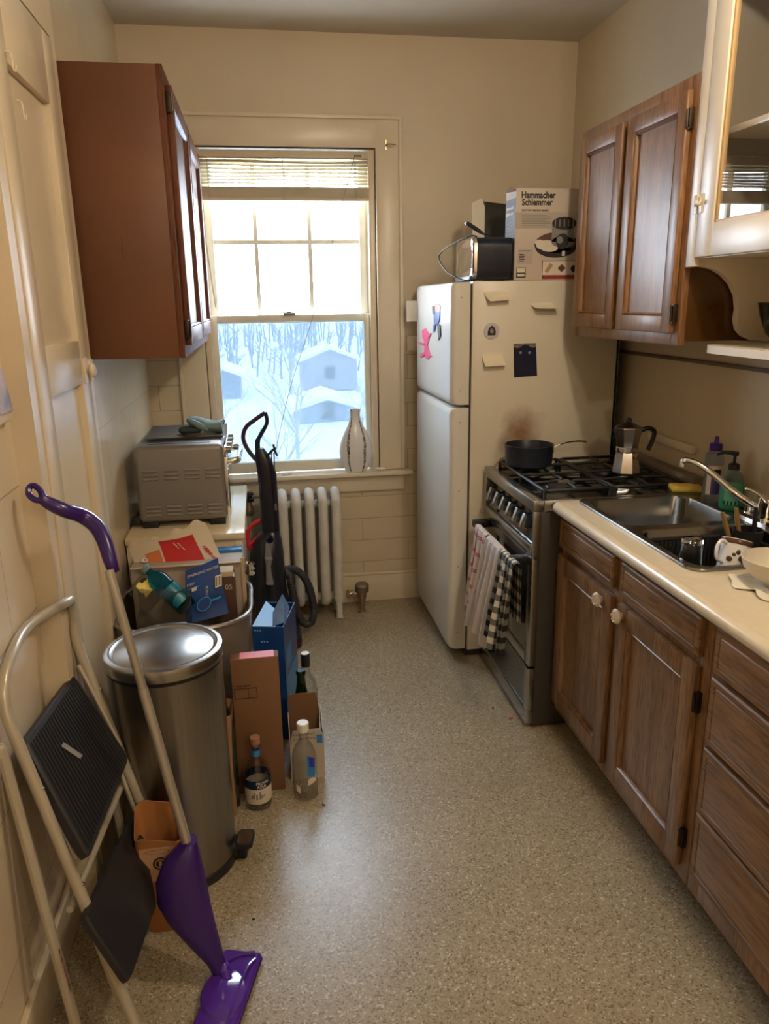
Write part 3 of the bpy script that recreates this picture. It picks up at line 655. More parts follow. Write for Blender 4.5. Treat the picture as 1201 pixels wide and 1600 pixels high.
# recessed control panel
m = MB(); m.loft([[(SVX + .012, S0 + .014, .742), (SVX + .012, S0 + .014, .748), (SVX + .055, S0 + .014, .868), (SVX + .09, S0 + .014, .868), (SVX + .09, S0 + .014, .742)], [(SVX + .012, S1 - .014, .742), (SVX + .012, S1 - .014, .748), (SVX + .055, S1 - .014, .868), (SVX + .09, S1 - .014, .868), (SVX + .09, S1 - .014, .742)]])
m.build('control_panel', M['glassblk'], sv)
m = MB(); m.box(SVX - .002, S0 + .0142, .700, SVX + .034, S1 - .0142, .738, .003); m.box(SVX + .0, S0 + .014, .730, SVX + .02, S1 - .014, .742, .002); m.build('steel_band', M['steel_h'], sv)
for k in range(6):
    yy = 2.565 + k * .083; zz = .800
    m = MB(); a = Vector((SVX + .035, yy, zz)); n = Vector((-.94, 0, .33)).normalized()
    m.cyl(a, a + n * .02, .021, 20); kb = m.build('knob', M['black'], sv)
    m = MB(); R_ = Matrix.Translation(a + n * .018) @ Matrix.Rotation(math.radians(19), 4, 'Y')
    m.M = R_; m.box(-.030, -.006, -.026, .002, .006, .026, .002); m.box(-.033, -.010, -.028, -.026, .010, .028, .002)
    m.build('knob_grip', M['steel_h'], kb)
# oven door and drawer
m = MB(); m.box(SVX + .004, S0 + .004, .262, SVX + .03, S0 + .05, .698, .002); m.box(SVX + .004, S1 - .05, .262, SVX + .03, S1 - .004, .698, .002); m.box(SVX + .004, S0 + .05, .262, SVX + .03, S1 - .05, .305, .002); m.box(SVX + .004, S0 + .05, .655, SVX + .03, S1 - .05, .698, .002)
od = m.build('oven_door', M['steel_h'], sv)
m = MB(); m.box(SVX + .008, S0 + .05, .305, SVX + .028, S1 - .05, .655); m.build('door_glass', M['glassblk'], od)
m = MB(); m.box(SVX + .004, S0 + .004, .075, SVX + .03, S0 + .045, .252, .002); m.box(SVX + .004, S1 - .045, .075, SVX + .03, S1 - .004, .252, .002); m.box(SVX + .002, S0 + .004, .02, SVX + .03, S1 - .004, .078, .002)
dr = m.build('lower_drawer', M['steel_h'], sv)
m = MB(); m.box(SVX + .008, S0 + .045, .078, SVX + .028, S1 - .045, .252); m.build('drawer_panel', M['glassblk'], dr)
HZ, HX = .672, .872
m = MB(); m.tube([(HX, S0 + .05, HZ), (HX, S1 - .05, HZ)], .0085, 12)
for yy in (S0 + .06, S1 - .06): m.box(HX - .006, yy - .02, HZ - .016, SVX + .006, yy + .02, HZ + .016, .005)
m.build('door_handle', M['black'], od, label='black oven door handle bar')
for yy in (S0 + .05, S1 - .05):
    for xx in (SVX + .08, XR - .08):
        m = MB(); m.cyl((xx, yy, 0), (xx, yy, .03), .018); m.build('foot', M['black'], sv)
# burners and grates
for bx, by, br in ((1.08, 2.64, .045), (1.08, 2.93, .038), (1.40, 2.64, .038), (1.40, 2.93, .05)):
    m = MB(); m.lathe([(br + .03, 0), (br + .028, .004), (br, .006)], (bx, by, .904), 28); m.lathe([(br, .004), (br, .014), (br * .92, .018), (.004, .019)], (bx, by, .904), 28); m.build('burner', M['black'], sv)
for gx0, gx1 in ((.985, 1.235), (1.25, 1.525)):
    m = MB(); z = .934
    cx = (gx0 + gx1) / 2
    y0, y1 = S0 + .04, S1 - .04
    m.tube([(p[0], p[1], z) for p in rrect(gx0, y0, gx1, y1, .02, 3)], .0065, 6, True)
    m.tube([(gx0, (y0 + y1) / 2, z), (gx1, (y0 + y1) / 2, z)], .006, 6)
    for by in (2.64, 2.93):
        for dx, dy in ((1, 0), (-1, 0), (0, 1), (0, -1)):
            e = (cx + dx * (gx1 - gx0) / 2, by + dy * .118); m.tube([(e[0], e[1], z), (cx + dx * .045, by + dy * .045, z + .004), (cx + dx * .028, by + dy * .028, z + .003)], [.0065, .006, .004], 6)
    for yy in (y0, y1, (y0 + y1) / 2):
        for xx in (gx0, gx1): m.tube([(xx, yy, z), (xx, yy, .904)], .006, 6)
    m.build('grate', M['iron'], sv)
# ================================================================ REFRIGERATOR
fr = thing('refrigerator', (1.15, 3.46, 0), 'cream top-freezer refrigerator with rust mark on its side beside the stove', 'refrigerator')
fm = M['fridge'].copy(); fm.name = 'stained_fridge_enamel'; N = fm.node_tree.nodes; L = fm.node_tree.links; b = N['Principled BSDF']
g = N.new('ShaderNodeNewGeometry'); nz = N.new('ShaderNodeTexNoise'); nz.inputs['Scale'].default_value = 14; nz.inputs['Detail'].default_value = 5; L.new(g.outputs['Position'], nz.inputs['Vector'])
vs = N.new('ShaderNodeVectorMath'); vs.operation = 'SUBTRACT'; vs.inputs[1].default_value = (1.095, 3.11, 1.035); L.new(g.outputs['Position'], vs.inputs[0])
vm = N.new('ShaderNodeVectorMath'); vm.operation = 'MULTIPLY'; vm.inputs[1].default_value = (9, 4, 8.5); L.new(vs.outputs[0], vm.inputs[0])
ln = N.new('ShaderNodeVectorMath'); ln.operation = 'LENGTH'; L.new(vm.outputs[0], ln.inputs[0])
ad = N.new('ShaderNodeMath'); ad.operation = 'ADD'; L.new(ln.outputs['Value'], ad.inputs[0]); L.new(nz.outputs[0], ad.inputs[1])
rr = N.new('ShaderNodeMapRange'); rr.inputs['From Min'].default_value = .75; rr.inputs['From Max'].default_value = 1.5; rr.inputs['To Min'].default_value = .85; rr.inputs['To Max'].default_value = 0; L.new(ad.outputs[0], rr.inputs[0])
mx = N.new('ShaderNodeMix'); mx.data_type = 'RGBA'; mx.inputs['B'].default_value = (.19, .075, .02, 1)
src = b.inputs['Base Color'].links[0].from_socket; L.new(src, mx.inputs['A']); L.new(rr.outputs[0], mx.inputs['Factor']); L.new(mx.outputs['Result'], b.inputs['Base Color'])
m = MB(); m.box(.872, 3.115, .035, 1.515, 3.825, 1.672, .006); m.build('body', fm, fr)
m = MB(); m.box(.862, 3.125, .05, .8725, 3.815, 1.66); m.build('door_gasket', M['gasket'], fr)
for nm, z0, z1 in (('freezer_door', 1.172, 1.668), ('fridge_door', .048, 1.158)):
    m = MB()
    poly = [(.862, z0), (.862, z1), (.80, z1), (.79, z1 - .004), (.784, z1 - .014), (.782, z1 - .03), (.782, z0 + .03), (.784, z0 + .012), (.792, z0 + .002), (.80, z0)]
    y0, y1 = 3.112, 3.832; loops = []
    for yy, ins in ((y0 + .0, .022), (y0 + .004, .012), (y0 + .014, .004), (y0 + .03, 0), (y1 - .03, 0), (y1 - .014, .004), (y1 - .004, .012), (y1, .022)):
        loops.append([Vector((min(p[0] + (ins if p[0] < .83 else 0), .862), yy, p[1])) for p in poly])
    m.loft(loops); d = m.build(nm, M['fridge_door'], fr)
    for zz in ((z0 + .06, z1 - .06) if z1 > 1.2 else (z0 + .08, z0 + .4, z0 + .75, z1 - .06)): m = MB(); m.cyl((.825, y0 - .0015, zz), (.825, y0 + .002, zz), .003, 8); m.build('screw', M['greyink'], d)
m = MB(); m.box(.862, 3.12, .01, 1.5, 3.13, .05); m.box(.865, 3.13, .008, .875, 3.82, .05); m.build('kick_grille', M['black'], fr)
for yy in (3.16, 3.78): m = MB(); m.cyl((.92, yy, 0), (.92, yy, .036), .02); m.build('foot', M['black'], fr)
for yy in (3.16, 3.78): m = MB(); m.cyl((1.46, yy, 0), (1.46, yy, .036), .02); m.build('foot', M['black'], fr)
m = MB()
for k in range(16): m.tube([(1.53, 3.14, .3 + k * .08), (1.53, 3.80, .3 + k * .08)], .004, 6)
for k in range(9): m.tube([(1.536, 3.14 + k * .082, .28), (1.536, 3.14 + k * .082, 1.54)], .003, 6)
m.box(1.517, 3.135, .25, 1.527, 3.81, 1.6); m.build('condenser_coil', M['blackgloss'], fr)
# ================================================================ WALL CABINETS, RIGHT
uc = thing('wall_cabinet', (1.43, 2.6, 1.455), 'oak two-door wall cabinet above the stove on the right wall', 'cabinet')
UY0, UY1, UZ0, UZ1, UX = 2.195, 2.995, 1.455, 2.205, 1.262
m = MB(); m.box(UX + .022, UY0 + .001, UZ0 + .012, XR - .002, UY0 + .016, UZ1); m.box(UX + .022, UY1 - .016, UZ0 + .012, XR - .002, UY1, UZ1); m.box(UX + .022, UY0 + .016, UZ1 - .015, XR - .002, UY1 - .016, UZ1); m.box(UX + .022, UY0 + .016, UZ0 + .02, XR - .002, UY1 - .016, UZ0 + .035); m.box(XR - .012, UY0 + .016, UZ0, XR - .002, UY1 - .016, UZ1)
m.build('body', M['brown_paint'], uc)
m = MB(); m.box(UX + .001, UY0, UZ0, UX + .0215, UY0 + .045, UZ1, .001); m.box(UX + .001, UY1 - .045, UZ0, UX + .0215, UY1 + .004, UZ1, .001); m.box(UX + .0012, UY0 + .045, UZ0, UX + .021, UY1 - .045, UZ0 + .045, .001); m.box(UX + .0012, UY0 + .045, UZ1 - .045, UX + .021, UY1 - .045, UZ1, .001); m.box(UX + .001, 2.57, UZ0 + .045, UX + .0212, 2.65, UZ1 - .045, .001)
m.build('face_frame', M['wood_v'], uc)
for y0, y1, hy in ((2.628, 2.972, 2.632), (2.222, 2.590, 2.228)):
    m = MB(); raised_panel(m, UX - .018, y0, y1, 1.492, 2.166, th=.0185, fr=.050); d = m.build('door', M['wood_v'], uc)
    for hz in (1.55, 2.09):
        if hy > 2.4: continue
        m = MB(); m.box(UX - .014, y0 - .012, hz - .028, UX + .002, y0, hz + .028, .002); m.cyl((UX - .017, y0 - .005, hz - .024), (UX - .017, y0 - .005, hz + .024), .004, 8); m.build('hinge', M['hinge'], d)
# painted hutch
hu = thing('hutch', (1.43, 1.6, 1.44), 'cream painted hutch with a glass door and open lower shelf on the right wall', 'cabinet')
HY0, HY1, HX0 = .95, 2.19, 1.262
m = MB()
# side board: straight above, S-shaped cut below the door
sb = [(HX0 + .02, ZC - .02), (HX0 + .02, 1.686)]
prof = [(1.306, 1.683), (1.340, 1.676), (1.372, 1.660), (1.402, 1.634), (1.424, 1.600), (1.432, 1.560), (1.430, 1.530), (1.440, 1.500), (1.462, 1.480), (1.495, 1.468)]
sb += prof + [(XR - .002, 1.462), (XR - .002, ZC - .02)]
m.prism(sb, 'xz', HY1 - .030, HY1 - .004); m.box(HX0 + .02, HY0, 1.69, XR - .002, HY0 + .02, ZC - .02)
m.box(HX0 + .02, HY0 + .02, 1.706, XR - .003, HY1 - .03, 1.724); m.box(XR - .012, HY0 + .02, 1.724, XR - .003, HY1 - .03, ZC - .02)
m.build('carcass', M['hutch'], hu)
m = MB(); m.box(XR - .016, HY0 + .02, 1.7245, XR - .0125, HY1 - .03, ZC - .02); m.box(HX0 + .022, HY1 - .034, 1.7245, XR - .0165, HY1 - .0305, ZC - .02); m.build('inner_shade_lining', mat('taupe_hutch_shade', (.20, .165, .115), .6), hu)  # added lining; shade inside the hutch is put into its dark taupe
m = MB()
for z in (2.045, 2.40): m.box(HX0 + .045, HY0 + .02, z - .018, XR - .0165, HY1 - .0345, z, .002)
m.build('inner_shelves', M['hutch'], hu)
m = MB(); m.box(HX0, HY1 - .045, 1.683, HX0 + .02, HY1, ZC - .001, .002); m.box(HX0, HY0, 1.70, HX0 + .02, HY0 + .05, ZC - .001, .002); m.box(HX0 + .0005, HY0 + .05, ZC - .08, HX0 + .0195, HY1 - .045, ZC - .001, .002)
m.build('face_frame', M['hutch'], hu)
m = MB(); dy0, dy1, dz0, dz1 = 1.45, HY1 - .049, 1.708, ZC - .085; fx0, fx1 = HX0 - .002, HX0 + .02
m.box(fx0, dy1 - .075, dz0, fx1, dy1, dz1, .003); m.box(fx0, dy0, dz0, fx1, dy0 + .08, dz1, .003); m.box(fx0 + .0004, dy0 + .08, dz0, fx1, dy1 - .075, dz0 + .088, .003); m.box(fx0 + .0004, dy0 + .08, dz1 - .09, fx1, dy1 - .075, dz1, .003)
gd = m.build('glass_door', M['hutch'], hu)
m = MB(); bead = mat('tan_glazing_bead', (.50, .33, .15), .4)
m.box(fx0 + .006, dy1 - .083, dz0 + .086, fx1 - .002, dy1 - .074, dz1 - .088, .001); m.box(fx0 + .006, dy0 + .078, dz0 + .086, fx1 - .002, dy0 + .087, dz1 - .088, .001); m.box(fx0 + .0062, dy0 + .086, dz0 + .086, fx1 - .002, dy1 - .082, dz0 + .095, .001); m.build('glazing_bead', bead, gd)
m = MB(); m.box(fx0 + .010, dy0 + .08, dz0 + .088, fx0 + .013, dy1 - .078, dz1 - .09); m.build('door_pane', M['pane'], gd)
m = MB(); lz, ly = 1.853, HY1 - .047
for s in (-1, 1): m.box(HX0 - .004, ly + (.003 if s > 0 else -.027), lz - .026, HX0 + .001, ly + (.024 if s > 0 else -.003), lz + .026, .002)
m.box(HX0 - .012, ly - .014, lz - .006, HX0 - .003, ly + .014, lz + .006, .003); m.sph((HX0 - .015, ly - .010, lz), .007, seg=12); m.build('latch', M['trim'], hu)
m = MB(); pts = [(XR - .002, .95), (XR - .002, 2.16), (1.40, 2.16)]
for k in range(9): a = math.radians(90 + 90 * k / 8); pts.append((1.39 + .09 * math.cos(a) , 2.07 + .09 * math.sin(a)))
pts += [(1.30, .95)]
m.prism(pts, 'xy', 1.438, 1.460); m.build('lower_shelf', M['hutch'], hu)
# ================================================================ WALL CABINET, LEFT
lc = thing('wall_cabinet', (-.38, 3.2, 1.43), 'reddish brown wall cabinet on the left wall over the toaster oven', 'cabinet')
LY0, LY1, LZ0, LZ1, LFX = 2.585, 3.83, 1.432, 2.284, -.236
m = MB(); m.box(XL, LY0, LZ0, LFX - .018, LY1, LZ1, .002); m.build('body', M['wood_side'], lc)
lw = wood('red_brown_door_wood', (.17, .06, .028), (.10, .036, .018), (7, 7, .6), .5, .0, .22)
m = MB(); m.box(LFX - .018, LY0 - .001, LZ0 - .001, LFX, LY1, LZ1, .001); m.build('face_frame', lw, lc)
for y0, y1 in ((2.625, 3.20), (3.225, 3.80)):
    m = MB(); m.M = Matrix.Translation((LFX, 0, 0)) @ Matrix.Diagonal((-1, 1, 1, 1)); raised_panel(m, -.020, y0, y1, LZ0 + .036, LZ1 - .045, th=.020, fr=.055)
    d = m.build('door', lw, lc)
    for hz in (1.52, 2.19):
        m = MB(); m.box(LFX, y0 - .013, hz - .03, LFX + .016, y0 - .0005, hz + .03, .002); m.cyl((LFX + .018, y0 - .006, hz - .025), (LFX + .018, y0 - .006, hz + .025), .004, 8); m.build('hinge', M['hinge'], d)
m = MB(); m.box(-.40, LY0 - .0005, 1.735, -.3985, LY0 + .0006, 1.80); m.build('scratch', M['hinge'], lc)
# ================================================================ WHITE CHEST + TOASTER OVEN
ch = thing('storage_chest', (-.31, 3.2, 0), 'cream painted storage chest under the toaster oven', 'cabinet')
m = MB(); m.box(XL + .004, 2.835, .725, -.093, 3.63, .752, .005); m.build('top', mat('chest_top_paint', (.66, .55, .36), .18), ch)
m = MB(); x0, x1, y0, y1 = XL + .006, -.105, 2.846, 3.62
for a in ((x0, y0, x0 + .03, y0 + .03), (x1 - .03, y0, x1, y0 + .03), (x0, y1 - .03, x0 + .03, y1), (x1 - .03, y1 - .03, x1, y1)): m.box(a[0], a[1], 0, a[2], a[3], .7245, .003)
m.box(x0 + .03, y0 + .002, .66, x1 - .03, y0 + .02, .7245); m.box(x0 + .03, y0 + .010, .08, x1 - .03, y0 + .018, .66); m.box(x0 + .03, y0 + .002, .05, x1 - .03, y0 + .02, .09); m.box(x0 + .02, y0 + .03, .08, x1 - .004, y1 - .03, .724); m.box(x0 + .03, y1 - .02, .08, x1 - .03, y1 - .003, .72)
m.box(-.20, y0 + .006, .09, -.18, y0 + .019, .66)
m.build('carcass', M['trim'], ch)
to = thing('toaster_oven', (-.32, 3.1, .752), 'grey steel countertop toaster oven seen from its vented side on the chest', 'toaster oven')
TX0, TX1, TY0, TY1, TZ0, TZ1 = -.497, -.158, 2.955, 3.42, .775, 1.078
side = mat('oven_side_grey', (.24, .22, .20), .42, metal=.35)
m = MB(); m.box(TX0, TY0, TZ0, TX1, TY1, TZ1, .022, 4); m.build('casing', side, to)
for r0, nr in ((.955, 3), (.812, 3)):
    for c in range(4):
        m = MB()
        for r in range(nr):
            cx = TX0 + .058 + c * .078; z = r0 + r * .016 - .006
            m.tube([(cx - .030, TY0 - .0008, z), (cx - .026, TY0 - .001, z), (cx + .026, TY0 - .001, z), (cx + .030, TY0 - .0008, z)], [.001, .0048, .0048, .001], 6)
        m.build('louvre_group', side, to)
m = MB()
for k in range(9): m.box(TX0 + .05, TY0 + .04 + k * .042, TZ1 - .001, TX1 - .05, TY0 + .052 + k * .042, TZ1 + .0012, .001)
m.build('top_slots', M['ink'], to)
m = MB(); m.box(TX1 - .001, TY0 + .012, TZ0 + .012, TX1 + .012, TY1 - .11, TZ1 - .055, .003); td = m.build('door', M['chrome'], to)
m = MB(); m.box(TX1 + .011, TY0 + .05, TZ0 + .05, TX1 + .0135, TY1 - .14, TZ1 - .10); m.build('door_glass', M['glassblk'], td)
m = MB(); m.tube(smooth_path([(TX1 + .01, TY0 + .03, 1.000), (TX1 + .05, TY0 + .04, 1.005), (TX1 + .055, TY0 + .10, 1.006), (TX1 + .055, TY1 - .16, 1.006), (TX1 + .01, TY1 - .13, 1.0)], 5), .0105, 10, flat=1.3); m.build('handle', M['chrome'], td)
m = MB(); m.box(TX1 - .001, TY0 + .012, TZ1 - .052, TX1 + .010, TY1 - .012, TZ1 - .014, .003); cp = m.build('control_strip', M['chrome'], to)
for k in range(4): m = MB(); m.cyl((TX1 + .009, TY0 + .045 + k * .1, TZ1 - .033), (TX1 + .028, TY0 + .045 + k * .1, TZ1 - .033), .014); m.build('knob', M['steel'], cp)
for xx in (TX0 + .04, TX1 - .04):
    for yy in (TY0 + .03, TY1 - .04): m = MB(); m.box(xx - .03, yy - .02, .752, xx + .03, yy + .02, .776, .003); m.build('foot', M['black'], to)
m = MB(); m.box(TX0 - .035, TY0 + .02, .765, TX0 + .002, TY0 + .05, .790, .003); m.build('rear_spacer', M['black'], to)
# tray on top
m = MB(); m.M = Matrix.Translation((-.31, 3.22, TZ1 + .0025)) @ Matrix.Rotation(math.radians(2), 4, 'Z')
m.loft([[Vector((p[0], p[1], z)) for p in rrect(-.155 + d, -.15 + d, .155 - d, .17 - d, .02)] for d, z in ((0, .008), (-.004, .010), (.006, .0), (.14, 0))]); m.build('baking_tray', mat('dark_tray_metal', (.25, .24, .23), .3, metal=.8), label='flat metal baking tray lying on top of the toaster oven', cat='tray')
# ================================================================ TRASH CAN
tcx, tcy, tr = -.306, 1.992, .1545
tb = thing('trash_can', (tcx, tcy, 0), 'tall round stainless steel pedal trash can with closed lid', 'trash can')
m = MB(); m.lathe([(tr, .03), (tr, .645)], (tcx, tcy, 0), 64); m.build('body', M['steel'], tb)
m = MB(); m.lathe([(tr + .003, 0), (tr + .004, .004), (tr + .004, .028), (tr + .001, .032), (tr - .02, .033)], (tcx, tcy, 0), 64); m.build('base_ring', M['black'], tb)
m = MB(); m.lathe([(tr - .01, .645), (tr + .001, .646), (tr + .001, .656), (tr - .01, .657)], (tcx, tcy, 0), 64); m.build('lid_gap', M['black'], tb)
m = MB(); m.lathe([(tr + .001, .657), (tr + .006, .659), (tr + .007, .680), (tr + .004, .690), (tr - .006, .694), (tr - .016, .692), (tr - .020, .688), (tr - .024, .690), (tr - .06, .697), (.05, .703), (.004, .704)], (tcx, tcy, 0), 64); m.build('lid', M['steel_h'], tb)
m = MB(); m.box(tcx - .05, tcy + tr - .005, .60, tcx + .05, tcy + tr + .03, .685, .01); m.build('lid_hinge', M['black'], tb)
m = MB(); m.M = Matrix.Translation((tcx, tcy, 0)) @ Matrix.Rotation(math.radians(-8), 4, 'Z')
m.loft([[Vector((x, p[0], p[1])) for p in rrect(-.032, .012, .032, .058, .016)] for x in (tr - .004, tr + .01, tr + .012)]); m.loft([[Vector((p[0], p[1], z)) for p in rrect(tr + .006, -.036, tr + .056, .036, .015)] for z in (.05, .062, .064)]); m.box(tr - .01, -.02, .002, tr + .035, .02, .05, .006)
m.build('pedal', M['black'], tb)
m = MB(); m.M = Matrix.Translation((tcx, tcy, 0)) @ Matrix.Rotation(math.radians(-8), 4, 'Z'); m.loft([[Vector((p[0], p[1], z)) for p in rrect(tr + .010, -.032, tr + .053, .032, .013)] for z in (.0636, .0665)]); m.build('pedal_pad', M['steel_h'], tb)
# ================================================================ RECYCLING BIN AND CONTENTS
rb = thing('recycling_bin', (-.30, 2.58, 0), 'open taupe metal recycling bin overflowing with packaging behind the trash can', 'bin')
RZ = .585
def rl(d, z, r=.15): return [Vector((p[0], p[1], z)) for p in rrect(-.532 + d, 2.335 + d, -.078 - d, 2.815 - d, r - d * .5)]
m = MB(); m.loft([rl(.05, .004), rl(.045, 0.0), rl(.035, .02), rl(0, RZ - .02), rl(0, RZ), rl(.006, RZ), rl(.006, RZ - .02), rl(.042, .03), rl(.06, .02)]); m.build('body', M['taupe'], rb)
m = MB(); m.tube([Vector((p[0], p[1], RZ)) for p in rrect(-.532, 2.335, -.078, 2.815, .15)], .008, 8, True); m.build('rim', M['rimgrey'], rb)
p0 = at(203, 888, y=2.60); p1 = at(381, 888, y=2.60)
cb = thing('cardboard_box', (-.30, 2.66, .1), 'large off-white cardboard carton standing upright inside the recycling bin', 'box')
m = MB(); m.box(p0.x, 2.60, .12, p1.x - .004, 2.70, p0.z, .004); m.build('carton', mat('off_white_card', (.38, .31, .25), .6, noise=.08), cb)
m = MB(); m.box(p0.x + .002, 2.585, p0.z - .001, p1.x - .006, 2.60, p0.z + .002); m.box(p1.x - .010, 2.597, .3, p1.x + .004, 2.604, p0.z + .012); m.build('top_flap', M['cardlight'], cb)
# blue carton
a0, a1, a2, a3 = at(290, 975, y=2.44), at(357, 958, y=2.46), at(340, 872, y=2.50), at(289, 892, y=2.50)
bc = thing('water_carton', a0, 'flattened bright blue sparkling water carton sticking out of the recycling bin', 'carton')
m = MB()
def f(u, v): 
    p = a0.lerp(a1, u).lerp(a3.lerp(a2, u), v); return p + Vector((0, -.006 * math.sin(math.pi * u) + .002 * math.sin(v * 9), 0))
m.grid(f, 10, 10, .012); m.build('panel', M['blue'], bc)
rt = (a1 - a0).normalized(); upv = (a3 - a0).normalized(); nn = rt.cross(upv).normalized()
def onp(u, v, d=.009): return f(u, v) + nn * d * (1 if nn.y < 0 else -1)
rt2 = (f(.95, .8) - f(.05, .8)).normalized()
text('SPARKLING WATER', .0125, onp(.06, .84), rt2, upv, M['cardwhite'], bc, 'water_title')
text('12 PACK', .012, onp(.58, .36), upv, -rt2, M['cardwhite'], bc, 'pack_count'); marks(onp(.05, .62), rt2, upv, .045, .004, 9, 12, M['lightblue'], bc); text('DELI', .011, onp(.05, .69), rt2, upv, M['cardwhite'], bc, 'small_title', sx_=1.2); text('ALTOGETHER', .006, onp(.05, .63), rt2, upv, M['cardwhite'], bc, 'small_print') if False else None
decals('printed_panel', onp(0, 0, .0095), rt2, upv, [(ELL(.065, .045, .026, .024, 28), 0, 0), (ELL(.065, .045, .022, .020, 28), 1, 1), (R4(.086, .045, .125, .052), 1, 0)], [M['midblue'], M['blue']], bc)
decals('printed_barcode', onp(0, 0, .0095), rt2, upv, [(R4(.022, .10, .04, .112), 0, 2), (R4(.105, .085, .128, .125), 0, 2), (R4(.108, .09, .111, .12), 1, 3), (R4(.114, .09, .116, .12), 1, 3), (R4(.119, .09, .123, .12), 1, 3)], [M['midblue'], M['blue'], M['cardwhite'], M['ink']], bc)
# brown carton beside it
q0 = at(345, 960, y=2.51); q1 = at(366, 900, y=2.51)
m = MB(); m.box(q0.x - .03, 2.505, .25, q1.x, 2.575, q1.z, .002); bb = m.build('snack_box', mat('dark_brown_print', (.07, .035, .025), .4), None, label='slim dark brown snack box right of the blue carton in the recycling bin', cat='box')
text('05', .026, (q1.x - .034, 2.5045, q1.z - .045), (1, 0, 0), (0, 0, 1), M['cardlight'], bb, 'number')
m = MB(); m.box(q0.x - .028, 2.507, q1.z, q1.x - .004, 2.572, q1.z + .018, .002); m.build('top_flap', M['cardlight'], bb)
# teal bottle
c0, c1 = at(240, 900, y=2.49), at(292, 948, y=2.45)
d = (c1 - c0).normalized(); q = Vector((0, 0, 1)).rotation_difference(d).to_matrix()
m = MB(); L_ = (c1 - c0).length; m.lathe([(.012, -.03), (.013, -.012), (.026, 0), (.034, .02), (.033, .05), (.035, .055), (.033, .06), (.034, L_), (.028, L_ + .01), (.005, L_ + .008)], c0, 24, True, q)
tb2 = m.build('plastic_bottle', M['tealglass'], label='crushed teal plastic bottle lying on top in the recycling bin', cat='bottle')
m = MB(); m.lathe([(.015, -.045), (.016, -.043), (.016, -.026), (.014, -.025)], c0, 20, True, q); m.build('cap', M['teal'], tb2)
m = MB(); m.lathe([(.0352, .062), (.0355, .064), (.0355, L_ - .02), (.0352, L_ - .018)], c0, 24, False, q); m.build('label_band', mat('dark_teal_label', (.01, .16, .24), .3), tb2)
# clear clamshell with yellow label
rd = random.Random(5)
e0, e1, e2, e3 = at(196, 925, y=2.46), at(232, 958, y=2.42), at(262, 925, y=2.52), at(224, 893, y=2.52)
cs_ = thing('clear_food_container', e1, 'clear plastic food container with a yellow label at the left of the recycling bin', 'container')
def f(u, v): 
    p = e0.lerp(e1, u).lerp(e3.lerp(e2, u), v); return p + Vector((0, -.02, .022)) * math.sin(math.pi * u) * math.sin(math.pi * v) + Vector((rd.uniform(-.002, .002),) * 3)
m = MB(); m.grid(f, 9, 9, .0015); m.build('lid', M['clearplastic'], cs_)
m = MB(); m.grid(lambda u, v: f(.22 + u * .5, .3 + v * .5) + Vector((0, -.006, .006)), 4, 4, .001, mat=lambda u, v: 1 if u < .35 and v > .5 else 0); m.build('label', [M['yellow'], M['ink']], cs_)
def f(u, v):
    x = at(215 + u * 85, 925 + v * 62, y=2.43 - .05 * v); return x + Vector((0, .02 * math.sin(u * 9 + v * 5), .008 * math.cos(u * 13) + .01 * math.sin(v * 11 + u * 3)))
m = MB(); m.grid(f, 14, 10, .001); m.build('plastic_bag', M['clearplastic'], label='crumpled clear plastic bag hanging inside the front rim of the recycling bin', cat='bag', fixn=False)
z0 = at(390, 893, y=2.60)
def f(u, v): a = u * 6.28; return z0 + Vector((math.cos(a) * (.014 + .006 * math.sin(5 * v * 3 + a * 3)), math.sin(a) * .014, -.012 + v * .045 + .004 * math.sin(a * 4)))
m = MB(); m.grid(f, 14, 6, .001); m.build('foil_wrapper', M['chrome'], label='small crumpled silver foil wrapper on the right rim of the recycling bin', cat='wrapper', fixn=False)
# printed paper bag lying on top
g0, g1, g2, g3 = at(212, 888, y=2.64), at(352, 882, y=2.64), at(318, 812, y=2.78), at(200, 852, y=2.76)
def fb(u, v):
    p = g0.lerp(g1, u).lerp(g3.lerp(g2, u), v); e = .010 * math.sin(u * 23) * (1 if v > .93 else 0) 
    return p + Vector((0, -.02 * math.sin(math.pi * u), .014 * math.sin(math.pi * v) * math.sin(math.pi * u) + e + .004 * math.sin(u * 9 + v * 7)))
def ms(u, v):
    if .36 < u < .80 and .04 < v < .74: return 1
    if .15 < u < .34 and .03 < v < .52: return 2
    return 0
pb = thing('paper_bag', g0, 'crumpled cream paper bag with red and orange print lying on the recycling pile', 'bag')
m = MB(); m.grid(fb, 44, 24, .006, mat=ms); m.build('sheet', [mat('cream_paper_bag', (.56, .47, .35), .7, bump=.5, bscale=30), M['red'], M['orange']], pb)
def flatpt(u, v, n=.008):
    a = fb(u, v); t1 = fb(u + .01, v) - a; t2 = fb(u, v + .01) - a; nn = t1.cross(t2).normalized()
    if nn.y > 0: nn = -nn
    return a + nn * n, t1.normalized(), t2.normalized()
p, t1, t2 = flatpt(.56, .52); marks(p, t1 * .3 - t2, t1, .045, .007, 6, 7, M['cardwhite'], pb); p, t1, t2 = flatpt(.51, .55); marks(p, t1 * .3 - t2, t1, .04, .006, 6, 8, M['cardwhite'], pb)
p, t1, t2 = flatpt(.83, .42); marks(p, t1 * .25 - t2, t1, .07, .016, 8, 9, M['red'], pb)
p, t1, t2 = flatpt(.035, .05)
decals('line_drawing', p, t1, t2, [(ELL(.03, .02, .014, .012, 20), 0, 0), (ELL(.03, .02, .012, .010, 20), 1, 1), (ELL(.033, .02, .006, .005, 16), 2, 0)], [M['greyink'], M['cream'] if 'cream' in M else M['paper']], pb)
# small blue and white carton against the chest
s0 = at(345, 852, y=2.832); s1 = at(378, 882, y=2.832)
